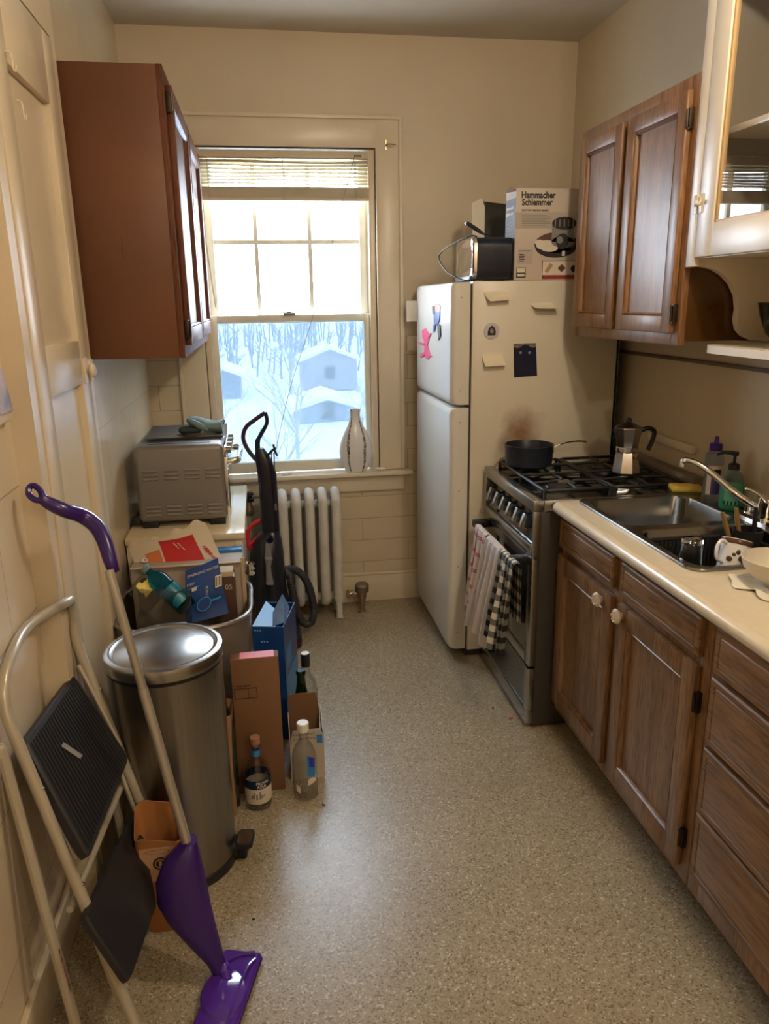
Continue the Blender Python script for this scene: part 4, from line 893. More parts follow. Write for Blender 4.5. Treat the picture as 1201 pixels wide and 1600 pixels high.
# ================================================================ CARDBOARD PIECES ON THE FLOOR
kb_ = thing('cardboard_box', (-.08, 2.29, 0), 'tall narrow brown cardboard box standing on the floor beside the trash can', 'box')
m = MB(); m.box(-.148, 2.268, 0, .006, 2.316, .497, .003); m.build('carton', M['card'], kb_)
m = MB(); m.box(-.118, 2.269, .4965, -.008, 2.315, .4985); m.build('pink_tape', M['pink'], kb_)
decals('printed_box_mark', (-.142, 2.2678, .355), (1, 0, 0), (0, 0, 1), [(R4(0, 0, .074, .0025), 0, 0), (R4(0, .036, .074, .0385), 0, 0), (R4(0, 0, .0025, .0385), 0, 0), (R4(.0715, 0, .074, .0385), 0, 0), (R4(.045, 0, .0465, .0385), 0, 0)], [M['ink']], kb_)
marks((-.134, 2.2676, .398), (1, 0, 0), (0, 0, 1), .046, .007, 8, 1, M['ink'], kb_)
# paper bag with dark bottle behind the trash can
kp = mat('brown_kraft_paper', (.33, .19, .09), .75, noise=.1, nscale=10, bump=.4, bscale=40)
m = MB(); lo = []
for z, d in ((0, .004), (.02, 0), (.2, .003), (.37, -.002)): lo.append([Vector((p[0] + .003 * math.sin(p[1] * 90 + z * 20), p[1], z)) for p in rrect(-.29 + d, 2.145 + d, -.152 - d, 2.252 - d, .012, 3)])
lo += [[p + Vector((0, 0, 0)) for p in lo[-1]]]
lo[-1] = [Vector((-.221 + (p.x + .221) * .97, 2.1985 + (p.y - 2.1985) * .97, .36)) for p in lo[-1]]
lo.append([Vector((-.221 + (p.x + .221) * .95, 2.1985 + (p.y - 2.1985) * .95, .02)) for p in lo[0]])
m.loft(lo); m.build('paper_bag', kp, label='brown paper bag standing between the trash can and the cardboard box', cat='bag')
def bottle(name, c, prof, mt, label, group=None, seg=28):
    t = thing(name, c, label, 'bottle', group)
    m = MB(); m.lathe(prof, c, seg); 
    inner = [(max(r - .0028, .002), z + (.004 if i == 0 else 0)) for i, (r, z) in enumerate(prof)]
    m.build('glass_body', mt, t); return t
b1 = bottle('wine_bottle', (-.176, 2.165 + .02, .022), [(.030, 0), (.034, .004), (.034, .27), (.026, .32), (.014, .36), (.013, .425), (.015, .428), (.015, .44)], mat('dark_bottle_glass', (.01, .015, .008), .08, coat=.5), 'dark bottle neck sticking out of the brown paper bag behind the trash can')
# tequila style bottle with cork
A = Vector((-.084, 2.205, 0))
ba = bottle('liquor_bottle', A, [(.036, 0), (.042, .004), (.043, .02), (.042, .110), (.041, .128), (.034, .150), (.019, .172), (.0135, .185), (.0125, .215), (.0145, .217), (.0145, .226)], M['glass'], 'corked clear liquor bottle with navy and white label before the cardboard box')
m = MB(); m.lathe([(.0434, .028), (.0436, .029), (.0436, .085), (.0434, .086)], A, 32, False); lb = m.build('paper_label', M['cardwhite'], ba)
m = MB(); m.lathe([(.0438, .083), (.0441, .084), (.0437, .113), (.0434, .114)], A, 32, False); m.build('navy_label', mat('navy_label', (.006, .02, .07), .4), ba)
m = MB(); m.lathe([(.0142, .186), (.0142, .206), (.0138, .207)], A, 20, False); m.build('neck_seal', M['midblue'], ba)
m = MB(); m.lathe([(.012, .216), (.012, .228), (.0165, .229), (.0165, .250), (.015, .252)], A, 20); m.build('cork', mat('cork_stopper', (.42, .22, .13), .8, noise=.2, nscale=60), ba)
def text_cyl(s, size, c, z, r, phi0, mt, parent, name='lettering', bold=0):
    cu = bpy.data.curves.new(name, 'FONT'); cu.body = s; cu.size = size; cu.extrude = .0003; cu.offset = bold; cu.resolution_u = 2
    t = bpy.data.objects.new('tmp', cu); me = bpy.data.meshes.new_from_object(t); bpy.data.objects.remove(t); bpy.data.curves.remove(cu)
    o_ = Vector(parent['_o'])
    for v in me.vertices:
        a = phi0 + v.co.x / r; rr_ = r + v.co.z; v.co = Vector((c[0] + math.sin(a) * rr_, c[1] - math.cos(a) * rr_, z + v.co.y)) - o_
    me.materials.clear(); me.materials.append(mt); o = bpy.data.objects.new(name, me); COL.objects.link(o); o.parent = parent; o['_o'] = parent['_o']
text_cyl('PROVO', .0130, A, .1005, .0444, -.10, M['cardwhite'], ba, bold=.0004); text_cyl('AZUL', .0130, A, .0880, .0444, -.04, M['cardwhite'], ba, bold=.0004)
m = MB()
for a0_, zz, hh in ((-.5, .048, .014), (-.35, .05, .022), (-.15, .046, .018), (.1, .046, .028), (.25, .05, .012), (.42, .055, .006)):
    m.box(0, 0, 0, .006, .0004, hh); 
    vs_ = [v for v in m.bm.verts][-8:]
    for v in vs_: a = a0_ + v.co.x / .0438; v.co = Vector((A.x + math.sin(a) * (.0438 + v.co.y), A.y - math.cos(a) * (.0438 + v.co.y), zz + v.co.z))
m.build('label_drawing', M['greyink'], ba)
Bc = Vector((.072, 2.225, 0))
bb2 = bottle('liquor_bottle', Bc, [(.034, 0), (.040, .004), (.041, .02), (.041, .145), (.038, .165), (.028, .190), (.017, .206), (.0155, .212), (.0155, .250)], M['glass'], 'empty clear liquor bottle with a round white cap, in front of the bottle carrier')
m = MB(); m.lathe([(.0185, .243), (.0195, .245), (.0195, .258), (.020, .272), (.018, .275)], Bc, 24); m.build('cap', M['white'], bb2)
m = MB(); m.grid(lambda u, v: (Bc.x + math.sin(.15 + u * .75) * .0415, Bc.y - math.cos(.15 + u * .75) * .0415, .10 + v * .075 - .02 * u), 8, 6, .0004, mat=lambda u, v: 1 if (v > .55 and u > .3) else 0); m.build('torn_blue_label', [M['midblue'], mat('royal_blue_print', (.01, .03, .45), .4)], bb2)
m = MB(); m.grid(lambda u, v: (Bc.x + math.sin(.2 + u * .8) * .0415, Bc.y - math.cos(.2 + u * .8) * .0415, .062 + v * .022 + .008 * u), 8, 3, .0004); m.build('torn_white_label', M['cardwhite'], bb2)
m = MB(); m.grid(lambda u, v: (Bc.x + math.sin(-.85 + u * .4) * .0415, Bc.y - math.cos(-.85 + u * .4) * .0415, .04 + v * .024 - .008 * u), 5, 3, .0004); m.build('torn_white_label', M['cardwhite'], bb2)
b3 = bottle('wine_bottle', (.082, 2.475, 0), [(.036, 0), (.040, .004), (.040, .17), (.030, .215), (.018, .265), (.0145, .30), (.014, .318), (.017, .320), (.017, .330), (.0145, .334)], M['greenglass'], 'open green glass bottle standing behind the brown flap of the carrier')
b4 = bottle('liquor_bottle', (.105, 2.585, 0), [(.036, 0), (.040, .004), (.041, .2), (.034, .235), (.018, .26), (.015, .27), (.015, .325)], M['glass'], 'tall clear bottle with a black screw cap behind the green bottle')
m = MB(); m.lathe([(.0165, .295), (.017, .297), (.017, .343), (.0165, .345)], (.105, 2.585, 0), 24); k_ = m.build('cap', M['black'], b4)
m = MB(); m.lathe([(.0155, .3455), (.015, .3475)], (.105, 2.585, 0), 24); m.build('cap_top', M['white'], k_)
# bottle carrier
ca = thing('bottle_carrier', (.09, 2.37, 0), 'small white and brown cardboard bottle carrier with a raised brown divider', 'carrier')
m = MB(); x0, x1, y0, y1 = .028, .142, 2.315, 2.425
m.loft([[(x0, y0, .0), (x0, y0, .13), (x0 + .012, y0, .19), (x1 - .012, y0, .19), (x1, y0, .17), (x1, y0, .0)], [(x0, y0 + .003, .0), (x0, y0 + .003, .13), (x0 + .012, y0 + .003, .19), (x1 - .012, y0 + .003, .19), (x1, y0 + .003, .17), (x1, y0 + .003, .0)]])
m.loft([[(x1 + .003 * k, y0, 0), (x1 + .003 * k, y0, .17), (x1 + .003 * k, y1, .225), (x1 + .003 * k, y1, 0)] for k in (0, 1)]); m.loft([[(x0 + .003 * k, y0 + .003, 0), (x0 + .003 * k, y0 + .003, .14), (x0 + .003 * k, y1, .2), (x0 + .003 * k, y1, 0)] for k in (0, 1)]); m.box(x0 + .003, y0 + .003, 0, x1, y1, .004)
m.build('outer_box', mat('pale_carrier_card', (.50, .44, .37), .6), ca)
m = MB(); m.loft([[(x0 + .004, yy, .004), (x0 + .004, yy, .262), (x0 + .01, yy, .275), (x1 - .012, yy, .275), (x1 - .004, yy, .21), (x1 - .004, yy, .004)] for yy in (y1 - .01, y1 - .006)]); m.build('divider', M['card'], ca)
for i, zz in enumerate((.170, .153)): marks((.042, y0 - .0006, zz), (1, 0, 0), (0, 0, 1), .075, .009, 9, 3 + i, M['greyink'], ca)
m = MB(); m.box(x1 + .0031, y0 + .004, .115, x1 + .0036, y0 + .03, .168); m.box(x1 - .022, y0 - .0006, .135, x1 - .002, y0 - .0001, .168); m.build('blue_print_strip', M['midblue'], ca)
# blue box
Bo = Vector((.031, 2.575, 0)); RM = Matrix.Translation(Bo) @ Matrix.Rotation(math.radians(-13), 4, 'Z')
bx = thing('cardboard_box', Bo, 'tall open blue box with a lifted flap, behind the brown cardboard box', 'box')
m = MB(); m.M = RM
HB = .462; wv, dv = -.115, .235
for a in ((wv, 0, 0, .004), (wv, dv - .004, 0, dv)): m.box(a[0], a[1], 0, a[2], a[3], HB)
m.box(wv, .004, 0, wv + .004, dv - .004, HB); m.box(-.004, .004, 0, 0, dv - .004, HB); m.box(wv + .004, .004, 0, -.004, dv - .004, .004)
m.build('carton', M['blue'], bx)
m = MB(); m.M = RM; m.loft([[(wv, -.001, HB + .002), (-.030, -.001, HB + .002), (-.045, dv * .55, HB + .004), (wv, dv, HB + .004)], [(wv, -.001, HB), (-.030, -.001, HB), (-.045, dv * .55, HB + .002), (wv, dv, HB + .002)]]); m.build('top_panel', M['lightblue'], bx)
m = MB(); m.M = RM; fl = [(-.040, .0, HB + .002), (.001, .035, HB + .004), (.004, .10, HB + .035), (-.020, .10, HB + .088), (-.045, .04, HB + .04)]
m.loft([[Vector(p) for p in fl], [Vector(p) + Vector((.002, .001, 0)) for p in fl]]); m.build('lifted_flap', mat('flap_print', (.05, .16, .42), .4, noise=.8, nscale=28, col2=(.14, .22, .42)), bx)
for tx, zz, xx, sz in (('FILTER', .444, -.108, .010), ('JUST', .40, -.085, .010)):
    marks(RM @ Vector((xx, -.0012, zz)), RM.to_3x3() @ Vector((1, 0, 0)), (0, 0, 1), .028, .006, 3, len(tx), M['lightblue'], bx)
m = MB(); m.M = RM; m.box(.0003, .01, .05, .001, dv - .02, .25); m.box(.0003, .03, .28, .001, dv - .12, .36); m.build('side_print', M['midblue'], bx)
# orange-brown paper bag by the ladder
y0 = 1.700
k0 = at(205, 1300, y=y0); k1 = at(282, 1300, y=y0); zt = at(240, 1262, y=y0 + .06).z
kb2 = thing('paper_bag', ((k0.x + k1.x) / 2, y0 + .04, 0), 'small open orange-brown paper bag with a round seal between step ladder and trash can', 'bag')
m = MB(); lo = []
for z, d in ((0, .012), (.04, .005), (zt - .09, 0), (zt, 0)): lo.append([Vector((p[0], p[1], z + (.012 * math.sin((p[0] - k0.x) * 40) if z == zt else 0))) for p in rrect(k0.x + d, y0 + d, k1.x - d, y0 + .085 - d, .02, 4)])
lo2 = [[Vector(((p.x - (k0.x + k1.x) / 2) * .97 + (k0.x + k1.x) / 2, (p.y - y0 - .0425) * .95 + y0 + .0425, max(p.z, .004))) for p in l] for l in reversed(lo)]
for p in lo[-1]:
    if p.y < y0 + .03: p.z -= .055
for p in lo2[0]:
    if p.y < y0 + .03: p.z -= .055
m.loft(lo + lo2); m.build('bag_body', mat('orange_kraft', (.42, .18, .06), .7, bump=.4, bscale=40), kb2)
fw = k1.x - k0.x; zl = zt - .175
decals('front_label', (k0.x + .012, y0 - .0008, zl), (1, 0, 0), (0, 0, 1), [(R4(.0, 0, fw - .024, .10), 0, 0), (ELL(.05, .052, .019, .019, 20), 1, 1), (ELL(.05, .052, .014, .014, 20), 2, 0), (ELL(.05, .052, .011, .011, 20), 3, 1), (R4(.046, .045, .0535, .06), 4, 0), (ELL(.045, .088, .03, .006, 20), 1, 1), (ELL(.045, .088, .028, .005, 20), 2, 0), (R4(0, .0, .014, .006), 1, 1)], [mat('label_peach', (.62, .36, .20), .6), M['ink']], kb2)
# ================================================================ STEP LADDER
P = Vector((-.337, 1.380, 0)); D = Vector((-.281, .162, 1)); W = Vector((.036, .424, 0)); NN = Vector((1, -.05, .28)).normalized()
def LP(a, z, off=0.0): return P + D * z + W * a + NN * off
ld = thing('step_ladder', (-.34, 1.6, 0), 'folded grey tube step ladder with black ribbed steps leaning on the left wall', 'step ladder')
m = MB()
hoop = [LP(0, .0), LP(0, .3), LP(0, .62), LP(.0, .72), LP(.01, .79), LP(.06, .845), LP(.20, .875), LP(.5, .885), LP(.82, .885), LP(.94, .868), LP(.99, .82), LP(1, .75), LP(1, .6), LP(1, .3), LP(1, .0)]
# the hoop tips back to the wall near its near corner
pts = []
for p in hoop:
    p = p.copy()
    p.x = max(p.x, XN + .016 if p.y < 1.84 else XP + .015); pts.append(p)
m.tube(smooth_path(pts, 6), .0125, 12); m.build('front_frame', M['ladder'], ld)
for a, nm in ((-.06, 'leg'), (1.06, 'leg')):
    m = MB(); t0 = LP(a, .735, -.024); t0.x = max(t0.x, -.566 if t0.y < 1.84 else XP + .014); f0 = Vector((-.462, P.y + W.y * a + .02, .0)) + Vector((W.x * a, 0, 0)); m.tube([t0, t0.lerp(f0, .5), f0], .0115, 10); m.sph(t0, .012, seg=10); m.build('rear_leg', M['ladder'], ld)
    m = MB(); d_ = (t0 - f0).normalized(); m.tube([f0 + d_ * -.0, f0 + d_ * .035], .0135, 10); m.build('rubber_foot', M['black'], ld)
for a in (0, 1):
    m = MB(); m.tube([LP(a, .0), LP(a, .035)], .0145, 10); m.build('rubber_foot', M['black'], ld)
S1 = [at(39, 1158, x=-.54), at(116, 1053, x=-.525), at(203, 1184, x=-.385), at(140, 1342, x=-.415)]   # TL TR BR BL
def slab(nm, C4, th, ribs, mt):
    n = (C4[1] - C4[0]).cross(C4[3] - C4[0]).normalized()
    if n.x < 0: n = -n
    m = MB(); c = sum(C4, Vector()) / 4
    def ring(s, o): 
        pts = []
        for i in range(4):
            A_, B_, C_ = C4[i - 1], C4[i], C4[(i + 1) % 4]; B2_ = c + (B_ - c) * s
            a_ = B2_ + (A_ - B_).normalized() * .018; b_ = B2_ + (C_ - B_).normalized() * .018
            pts += [a_ + n * o, B2_.lerp((a_ + b_) / 2, .45) + n * o, b_ + n * o]
        return pts
    m.loft([ring(.94, -th), ring(1, -th * .7), ring(1, -.004), ring(.975, 0)]); s = m.build(nm, mt, ld)
    if ribs:
        m = MB()
        for k in range(ribs):
            u = .05 + .9 * k / (ribs - 1); a_ = C4[0].lerp(C4[1], u); b_ = C4[3].lerp(C4[2], u); p_, q_ = a_.lerp(b_, .05), a_.lerp(b_, .95); m.tube([p_ + n * .0005, q_ + n * .0005], .0035, 5)
        m.build('ribs', mt, s)
    return s, n
s_, n_ = slab('upper_step', S1, .028, 24, M['rubber'])
def sp(u, v, C4=S1): return C4[0].lerp(C4[1], u).lerp(C4[3].lerp(C4[2], u), v) + n_ * .005
m = MB(); a_, b_ = sp(.30, .28), sp(.42, .50); m.loft([[a_, a_ + (sp(.35, .28) - a_), b_ + (sp(.35, .28) - a_), b_], [x + n_ * .001 for x in (a_, sp(.35, .28), b_ + (sp(.35, .28) - a_), b_)]]); m.build('scuffed_label', M['greyink'], s_)
S2 = [at(133, 1432, x=-.425), at(215, 1262, x=-.395), at(246, 1412, x=-.325), at(203, 1536, x=-.345)]
slab('lower_step', S2, .022, 0, M['rubber'])
for a, z0, z1 in ((.03, .42, .12), (.97, .44, .14), (.03, .70, .45), (.97, .70, .47)):
    m = MB(); m.tube([LP(a, z0, -.012), LP(a, z1, .012 if z0 > .5 else -.02)], .006, 6); m.build('hinge_bar', M['ladder'], ld)
m = MB(); m.tube([LP(-.02, .36, -.03), LP(1.02, .36, -.03)], .008, 8); m.build('crossbar', M['ladder'], ld)
for z in (.19, .4, .62):
    for a in (0, 1): m = MB(); m.sph(LP(a, z, .0122), .0045, seg=10); m.build('rivet', M['alu'], ld)
m = MB(); t0 = LP(-.06, .735, -.024); f0 = Vector((-.462, P.y + W.y * -.06 + .02, .0)) + Vector((W.x * -.06, 0, 0)); a_ = t0.lerp(f0, .62) + Vector((.0105, -.004, 0)); b_ = t0.lerp(f0, .76) + Vector((.0105, -.004, 0)); m.tube([a_, b_], .004, 6, flat=.4); m.build('torn_sticker', mat('torn_sticker', (.45, .25, .16), .6, noise=.8, nscale=60), ld)
# ================================================================ MOP
mp = thing('spray_mop', (-.17, 1.5, 0), 'purple and grey spray mop leaning from the floor to the left wall', 'mop')
ax = Vector((-.058, -.19, 0)).normalized(); sd = Vector((ax.y, -ax.x, 0)) * -1
if sd.x < 0: sd = -sd
F0 = Vector((-.118, 1.590, 0))
def fp(a, s, z): return F0 + ax * a + sd * (s - .012) + Vector((0, 0, z))
m = MB(); lo = []
for z, d in ((.0, .004), (.012, 0)): lo.append([fp(p[0], p[1], z) for p in rrect(0 + d, -.048 + d, .265 - d, .058 - d, .012, 3)])
m.loft(lo); m.build('cleaning_pad', mat('dark_violet_pad', (.035, .015, .09), .8), mp)
m = MB(); lo = []
for z, d in ((.012, .002), (.022, .002), (.028, .008)): lo.append([fp(p[0], p[1], z) for p in rrect(0 + d, -.048 + d, .265 - d, .058 - d, .012, 3)])
m.loft(lo); ft = m.build('foot_plate', M['purple2'], mp)
m = MB(); m.tube(smooth_path([fp(.012, .04, .031), fp(.03, -.01, .031), fp(.085, -.035, .031)], 6), .005, 6); m.tube(smooth_path([fp(.03, .046, .031), fp(.07, .034, .034), fp(.19, .034, .034), fp(.235, .046, .031)], 6), .004, 6)
m.lathe([(.055, .028), (.050, .034), (.02, .040)], fp(.133, .0, 0), 24, sy=1.3); m.build('foot_ridges', M['purple2'], ft)
J = Vector((-.168, 1.525, .045)); A2 = at(292, 1318, x=-.24); T0 = at(172, 897, x=-.37)
m = MB(); m.sph(J - Vector((0, 0, .006)), .017, seg=16); m.tube([J - Vector((0, 0, .005)), fp(.10, 0, .03)], .013, 10); m.build('swivel_joint', M['purple2'], mp)
def boot(u0, pl, pr, e):   # a cross section centred between two image edge points
    c = (pl + pr) / 2; a = (pr - pl) / 2; f = Vector((0, 1, .15)).normalized() * e
    return [c + a * math.cos(2 * math.pi * k / 16) + f * math.sin(2 * math.pi * k / 16) for k in range(16)]
sec = []
for v, l, r, e in ((1312, 288, 308, .020), (1322, 278, 311, .028), (1345, 255, 317, .034), (1380, 243, 323, .036), (1410, 245, 329, .034), (1440, 262, 336, .030), (1470, 290, 344, .026), (1500, 320, 352, .022), (1530, 338, 360, .018), (1545, 343, 362, .016)):
    t = (v - 1315) / (1530 - 1315); xx = A2.x + (J.x - A2.x) * t; yy = A2.y + (J.y - A2.y) * t
    sec.append(boot(0, at(l, v, y=yy), at(r, v, y=yy), e))
m = MB(); m.loft(sec); m.build('boot_housing', M['purple'], mp)
dl = (T0 - A2).normalized()
m = MB(); mid = A2.lerp(T0, .585); m.tube([A2 - dl * .03, mid], .0122, 16); m.build('lower_pole', M['pole'], mp)
m = MB(); m.tube([mid - dl * .003, mid, T0 + dl * .01], [.0100, .0108, .0108], 16); m.build('upper_pole', M['pole'], mp)
hp = [at(178, 893, x=-.366), at(172, 875, x=-.372), at(163, 845, x=-.385), at(150, 822, x=-.405), at(128, 806, x=-.435), at(100, 797, x=-.465), at(76, 786, x=-.495), at(66, 779, x=-.507)]
hp = smooth_path(hp, 4); nn_ = len(hp)
m = MB(); m.tube(hp, [.0135 + .0055 * math.sin(math.pi * min(1, i / nn_ * 1.1)) * (1 if i / nn_ < .85 else .9) for i in range(nn_)], 14); m.build('grip', M['purple'], mp)
m = MB(); e0 = hp[-1]; e1 = at(45, 763, x=-.538); dd = (e1 - e0); sdv = Vector((.35, .5, .8)).normalized() * .012
m.tube(smooth_path([e0, e0 + dd * .3 + sdv, e0 + dd * .8 + sdv, e1, e0 + dd * .8 - sdv, e0 + dd * .3 - sdv], 5, True), .0072, 8, True); m.build('hanging_loop', M['purple'], mp)
# ================================================================ VACUUM
VY = 3.47
def V(u, v, dy=0): return at(u, v, y=VY + dy)
vc = thing('upright_vacuum', (.02, VY, 0), 'black upright vacuum cleaner with red handle part and ribbed hose before the radiator', 'vacuum cleaner')
m = MB(); m.tube(smooth_path([V(403, 722), V(388, 704), V(380, 685), V(384, 668), V(398, 656), V(414, 645)], 5), .012, 12, flat=.8); m.build('grip', M['vachandle'], vc)
m = MB(); m.tube(smooth_path([V(414, 644), V(417, 660), V(408, 678), V(402, 692), V(405, 720)], 5), [.011] * 8 + [.012] * 6 + [.015] * 7, 12, flat=.8)
m.build('handle', M['vac'], vc)
def ell_loft(secs, nm, mt, par=vc, n=20):
    m = MB(); lo = []
    for u0, u1, v, dy, e in secs:
        a, b = V(u0, v, dy), V(u1, v, dy); c = (a + b) / 2; h = (b - a) / 2
        lo.append([c + h * math.copysign(abs(math.cos(2 * math.pi * k / n)) ** .7, math.cos(2 * math.pi * k / n)) + Vector((0, e, 0)) * math.copysign(abs(math.sin(2 * math.pi * k / n)) ** .7, math.sin(2 * math.pi * k / n)) for k in range(n)])
    m.loft(lo); return m.build(nm, mt, par)
ell_loft([(399, 412, 700, 0, .016), (398, 424, 716, 0, .03), (402, 432, 740, 0, .034), (406, 435, 790, 0, .036), (409, 437, 830, 0, .04)], 'spine', M['vac'])
ell_loft([(410, 436, 828, 0, .05), (398, 440, 842, 0, .075), (390, 443, 862, -.01, .09), (389, 446, 900, -.01, .10), (394, 449, 925, -.01, .10), (400, 458, 950, 0, .11), (400, 462, 975, 0, .12)], 'body', M['vac'])
m = MB(); m.loft([[Vector((p[0], p[1], z)) for p in rrect(-.085 + d, VY - .135 + d, .125 - d, VY + .12 - d, .04)] for d, z in ((.006, .0), (0, .01), (0, .055), (.02, .085), (.06, .10))]); hd = m.build('floor_head', M['vac'], vc)
m = MB(); m.loft([[Vector((p[0], p[1], z)) for p in rrect(-.087, VY - .137, .127, VY + .122, .041)] for z in (.025, .033)]); m.build('red_bumper', mat('dark_red_bumper', (.16, .01, .02), .4), hd)
m = MB(); m.tube(smooth_path([V(407, 812), V(392, 822), V(386, 835), V(386, 852), V(396, 846), V(407, 836)], 5), .0095, 10); m.tube([V(386, 828), V(386, 850), V(392, 858)], .012, 8); m.build('carry_handle', M['vacred'], vc)
ell_loft([(414, 422, 848, -.115, .012), (414, 424, 868, -.115, .014), (413, 426, 872, -.12, .02), (415, 423, 885, -.12, .014), (415, 425, 898, -.12, .016), (415, 428, 912, -.12, .018)], 'attachment_wand', M['vacgrey'])
m = MB(); a = V(422, 840, -.1); m.cyl(a, a + Vector((0, -.04, 0)), .014); m.build('release_button', M['blackgloss'], vc)
m = MB(); pth = smooth_path([V(440, 905, .03), V(448, 890, .03), V(466, 893, .04), V(482, 915, .04), V(490, 950, .05), V(486, 972, .03), V(474, 973, .01), V(464, 955, 0), V(457, 925, .0), V(452, 900, .0), V(443, 896, -.02)], 14)
m.tube(pth, [.0175 + (.0022 if i % 2 else 0) for i in range(len(pth))], 12); m.build('ribbed_hose', mat('grey_black_hose', (.035, .033, .036), .45), vc)
m = MB(); m.tube(smooth_path([V(418, 712, -.04), V(424, 705, -.05), V(431, 700, -.05)], 4), .006, 8); m.tube([V(427, 694, -.05), V(429, 704, -.05), V(433, 712, -.05)], .005, 8); m.tube(smooth_path([V(424, 707, -.05), V(426, 740, -.05), V(431, 785, -.05)], 4), .003, 6); m.tube(smooth_path([V(428, 707, -.05), V(429, 745, -.05), V(431, 785, -.05)], 4), .003, 6); m.tube(smooth_path([V(431, 795, -.05), V(434, 820, -.05), V(435, 835, -.05)], 3), .0022, 6)
cd_ = m.build('tied_cord', M['black'], vc)
m = MB(); m.tube([V(430, 787, -.05), V(431, 797, -.05)], .006, 8); m.build('brass_clip', M['brass'], cd_)
# ================================================================ RADIATOR
ra = thing('radiator', (.19, 3.75, 0), 'old silver-painted cast iron column radiator under the window', 'radiator')
xs = [.362 - .0225 - k * .0665 for k in range(6)]
for i, x in enumerate(xs):
    m = MB(); m.M = None; lo = []
    z0, z1, ya, yb = (.055 if i not in (0, 5) else .055), .668, 3.685, 3.805
    path = smooth_path([(x, ya, .14), (x, ya, .40), (x, ya, .60), (x, ya + .012, .645), (x, (ya + yb) / 2, .672), (x, yb - .012, .645), (x, yb, .60), (x, yb, .40), (x, yb, .14), (x, yb - .015, .095), (x, (ya + yb) / 2, .085), (x, ya + .015, .095)], 4, True)
    m.tube(path, .0245, 12, True)
    m.lathe([(.024, .66), (.016, .682), (.006, .690)], (x, 3.745, 0), 12, sy=1.6)
    if i in (0, 5):
        for yy in (ya, yb): m.tube([(x, yy, .13), (x, yy - .003, .05), (x, yy - .006, .006), (x, yy - .008, 0)], [.019, .016, .018, .022], 10)
    m.build('section', M['radiator'], ra)
for z_ in (.105, .61): m = MB(); m.cyl((xs[-1] - .02, 3.745, z_), (xs[0] + .02, 3.745, z_), .021); m.build('connecting_hub', M['radiator'], ra)
rv = thing('radiator_valve', (.47, 3.745, 0), 'tarnished brass radiator valve with a floor pipe at the right end of the radiator', 'valve')
m = MB(); m.cyl((.3825, 3.745, .105), (.44, 3.745, .105), .013); m.cyl((.385, 3.745, .105), (.400, 3.745, .105), .021, 6); m.cyl((.415, 3.745, .105), (.43, 3.745, .105), .019, 6); m.cyl((.468, 3.745, .08), (.468, 3.745, .125), .024, 20); m.cyl((.468, 3.745, .04), (.468, 3.745, .08), .016, 12, r2=.022); m.build('valve_body', M['brass'], rv)
m = MB(); m.lathe([(.026, .108), (.036, .114), (.038, .148), (.031, .158), (.004, .159)], (.468, 3.745, 0), 24); m.build('cap', mat('grey_brown_cap', (.20, .16, .12), .5, metal=.5), rv)
m = MB(); m.cyl((.468, 3.745, 0), (.468, 3.745, .05), .012); m.lathe([(.026, 0), (.024, .006), (.013, .008)], (.468, 3.745, 0), 20); m.build('pipe', M['brass'], rv)
rp = thing('riser_valve', (-.075, 3.77, 0), 'small dark hand valve on a thin upright pipe left of the vacuum', 'valve')
vx, vy = at(390, 800, y=3.77).x, 3.77
m = MB(); m.cyl((vx, vy, 0), (vx, vy, .62), .008); m.build('pipe', M['radiator'], rp)
m = MB(); m.lathe([(.018, .56), (.024, .575), (.024, .60), (.014, .615), (.012, .63)], (vx, vy, 0), 16); m.build('valve_body', M['brass'], rp)
m = MB(); m.lathe([(.010, .63), (.026, .636), (.028, .648), (.018, .655), (.018, .664), (.026, .668), (.022, .678), (.004, .68)], (vx, vy, 0), 20); m.build('knob', M['black'], rp)
# ================================================================ ON THE SILL
sx0, sx1 = at(530, 700, y=3.875), at(581, 700, y=3.875); vcx = (sx0.x + sx1.x) / 2; vr = (sx1.x - sx0.x) / 2
m = MB(); z0 = .7385; H = at(555, 639, y=3.875).z - z0
prof = [(.55, 0), (.62, .01), (.85, .12), (.98, .25), (1.0, .34), (.93, .47), (.72, .62), (.45, .76), (.32, .87), (.30, .94), (.34, 1.0)]
sp_ = smooth_path([(a, b, 0) for a, b in prof], 4)
m.lathe([(p.x * vr, p.y * H) for p in sp_] + [(.26 * vr, H), (.24 * vr, H * .9), (.01, H * .88)], (vcx, 3.872, z0), 40, sy=.48)
va = m.build('vase', M['ceramic'], label='white vase with two dark speckled stripes on the window sill', cat='vase')
def vp(u, phi): 
    i = min(int(u * (len(sp_) - 1)), len(sp_) - 2); t = u * (len(sp_) - 1) - i; p = sp_[i].lerp(sp_[i + 1], t); r = p.x * vr + .0008
    return Vector((vcx + math.sin(phi) * r, 3.872 - math.cos(phi) * r * .48, z0 + p.y * H))
for s in (-1, 1):
    m = MB(); m.grid(lambda u, v: vp(v * .995, s * (.50 + .28 * abs(v * 2 - .75) * (1 if v > .4 else .55)) + (u - .5) * (.13 + .12 * v)), 4, 40, .0006); m.build('speckled_stripe', mat('speckled_stripe', (.02, .02, .022), .5, noise=.9, nscale=90, col2=(.45, .45, .44)), va)
m = MB(); a = at(448, 735, y=3.86); m.M = Matrix.Translation((a.x, 3.87, .7385)) @ Matrix.Rotation(.3, 4, 'Z'); m.box(-.025, -.01, 0, .025, .01, .012, .003); m.build('white_block', M['white'], label='small white block lying on the window sill near the vacuum handle', cat='block')
m = MB(); a = at(594, 733, y=3.87); m.sph((a.x, 3.875, .746), .03, .02, .0085, 12); m.build('cloth_scrap', M['paper'], label='small crumpled white cloth scrap in the right corner of the sill', cat='cloth')
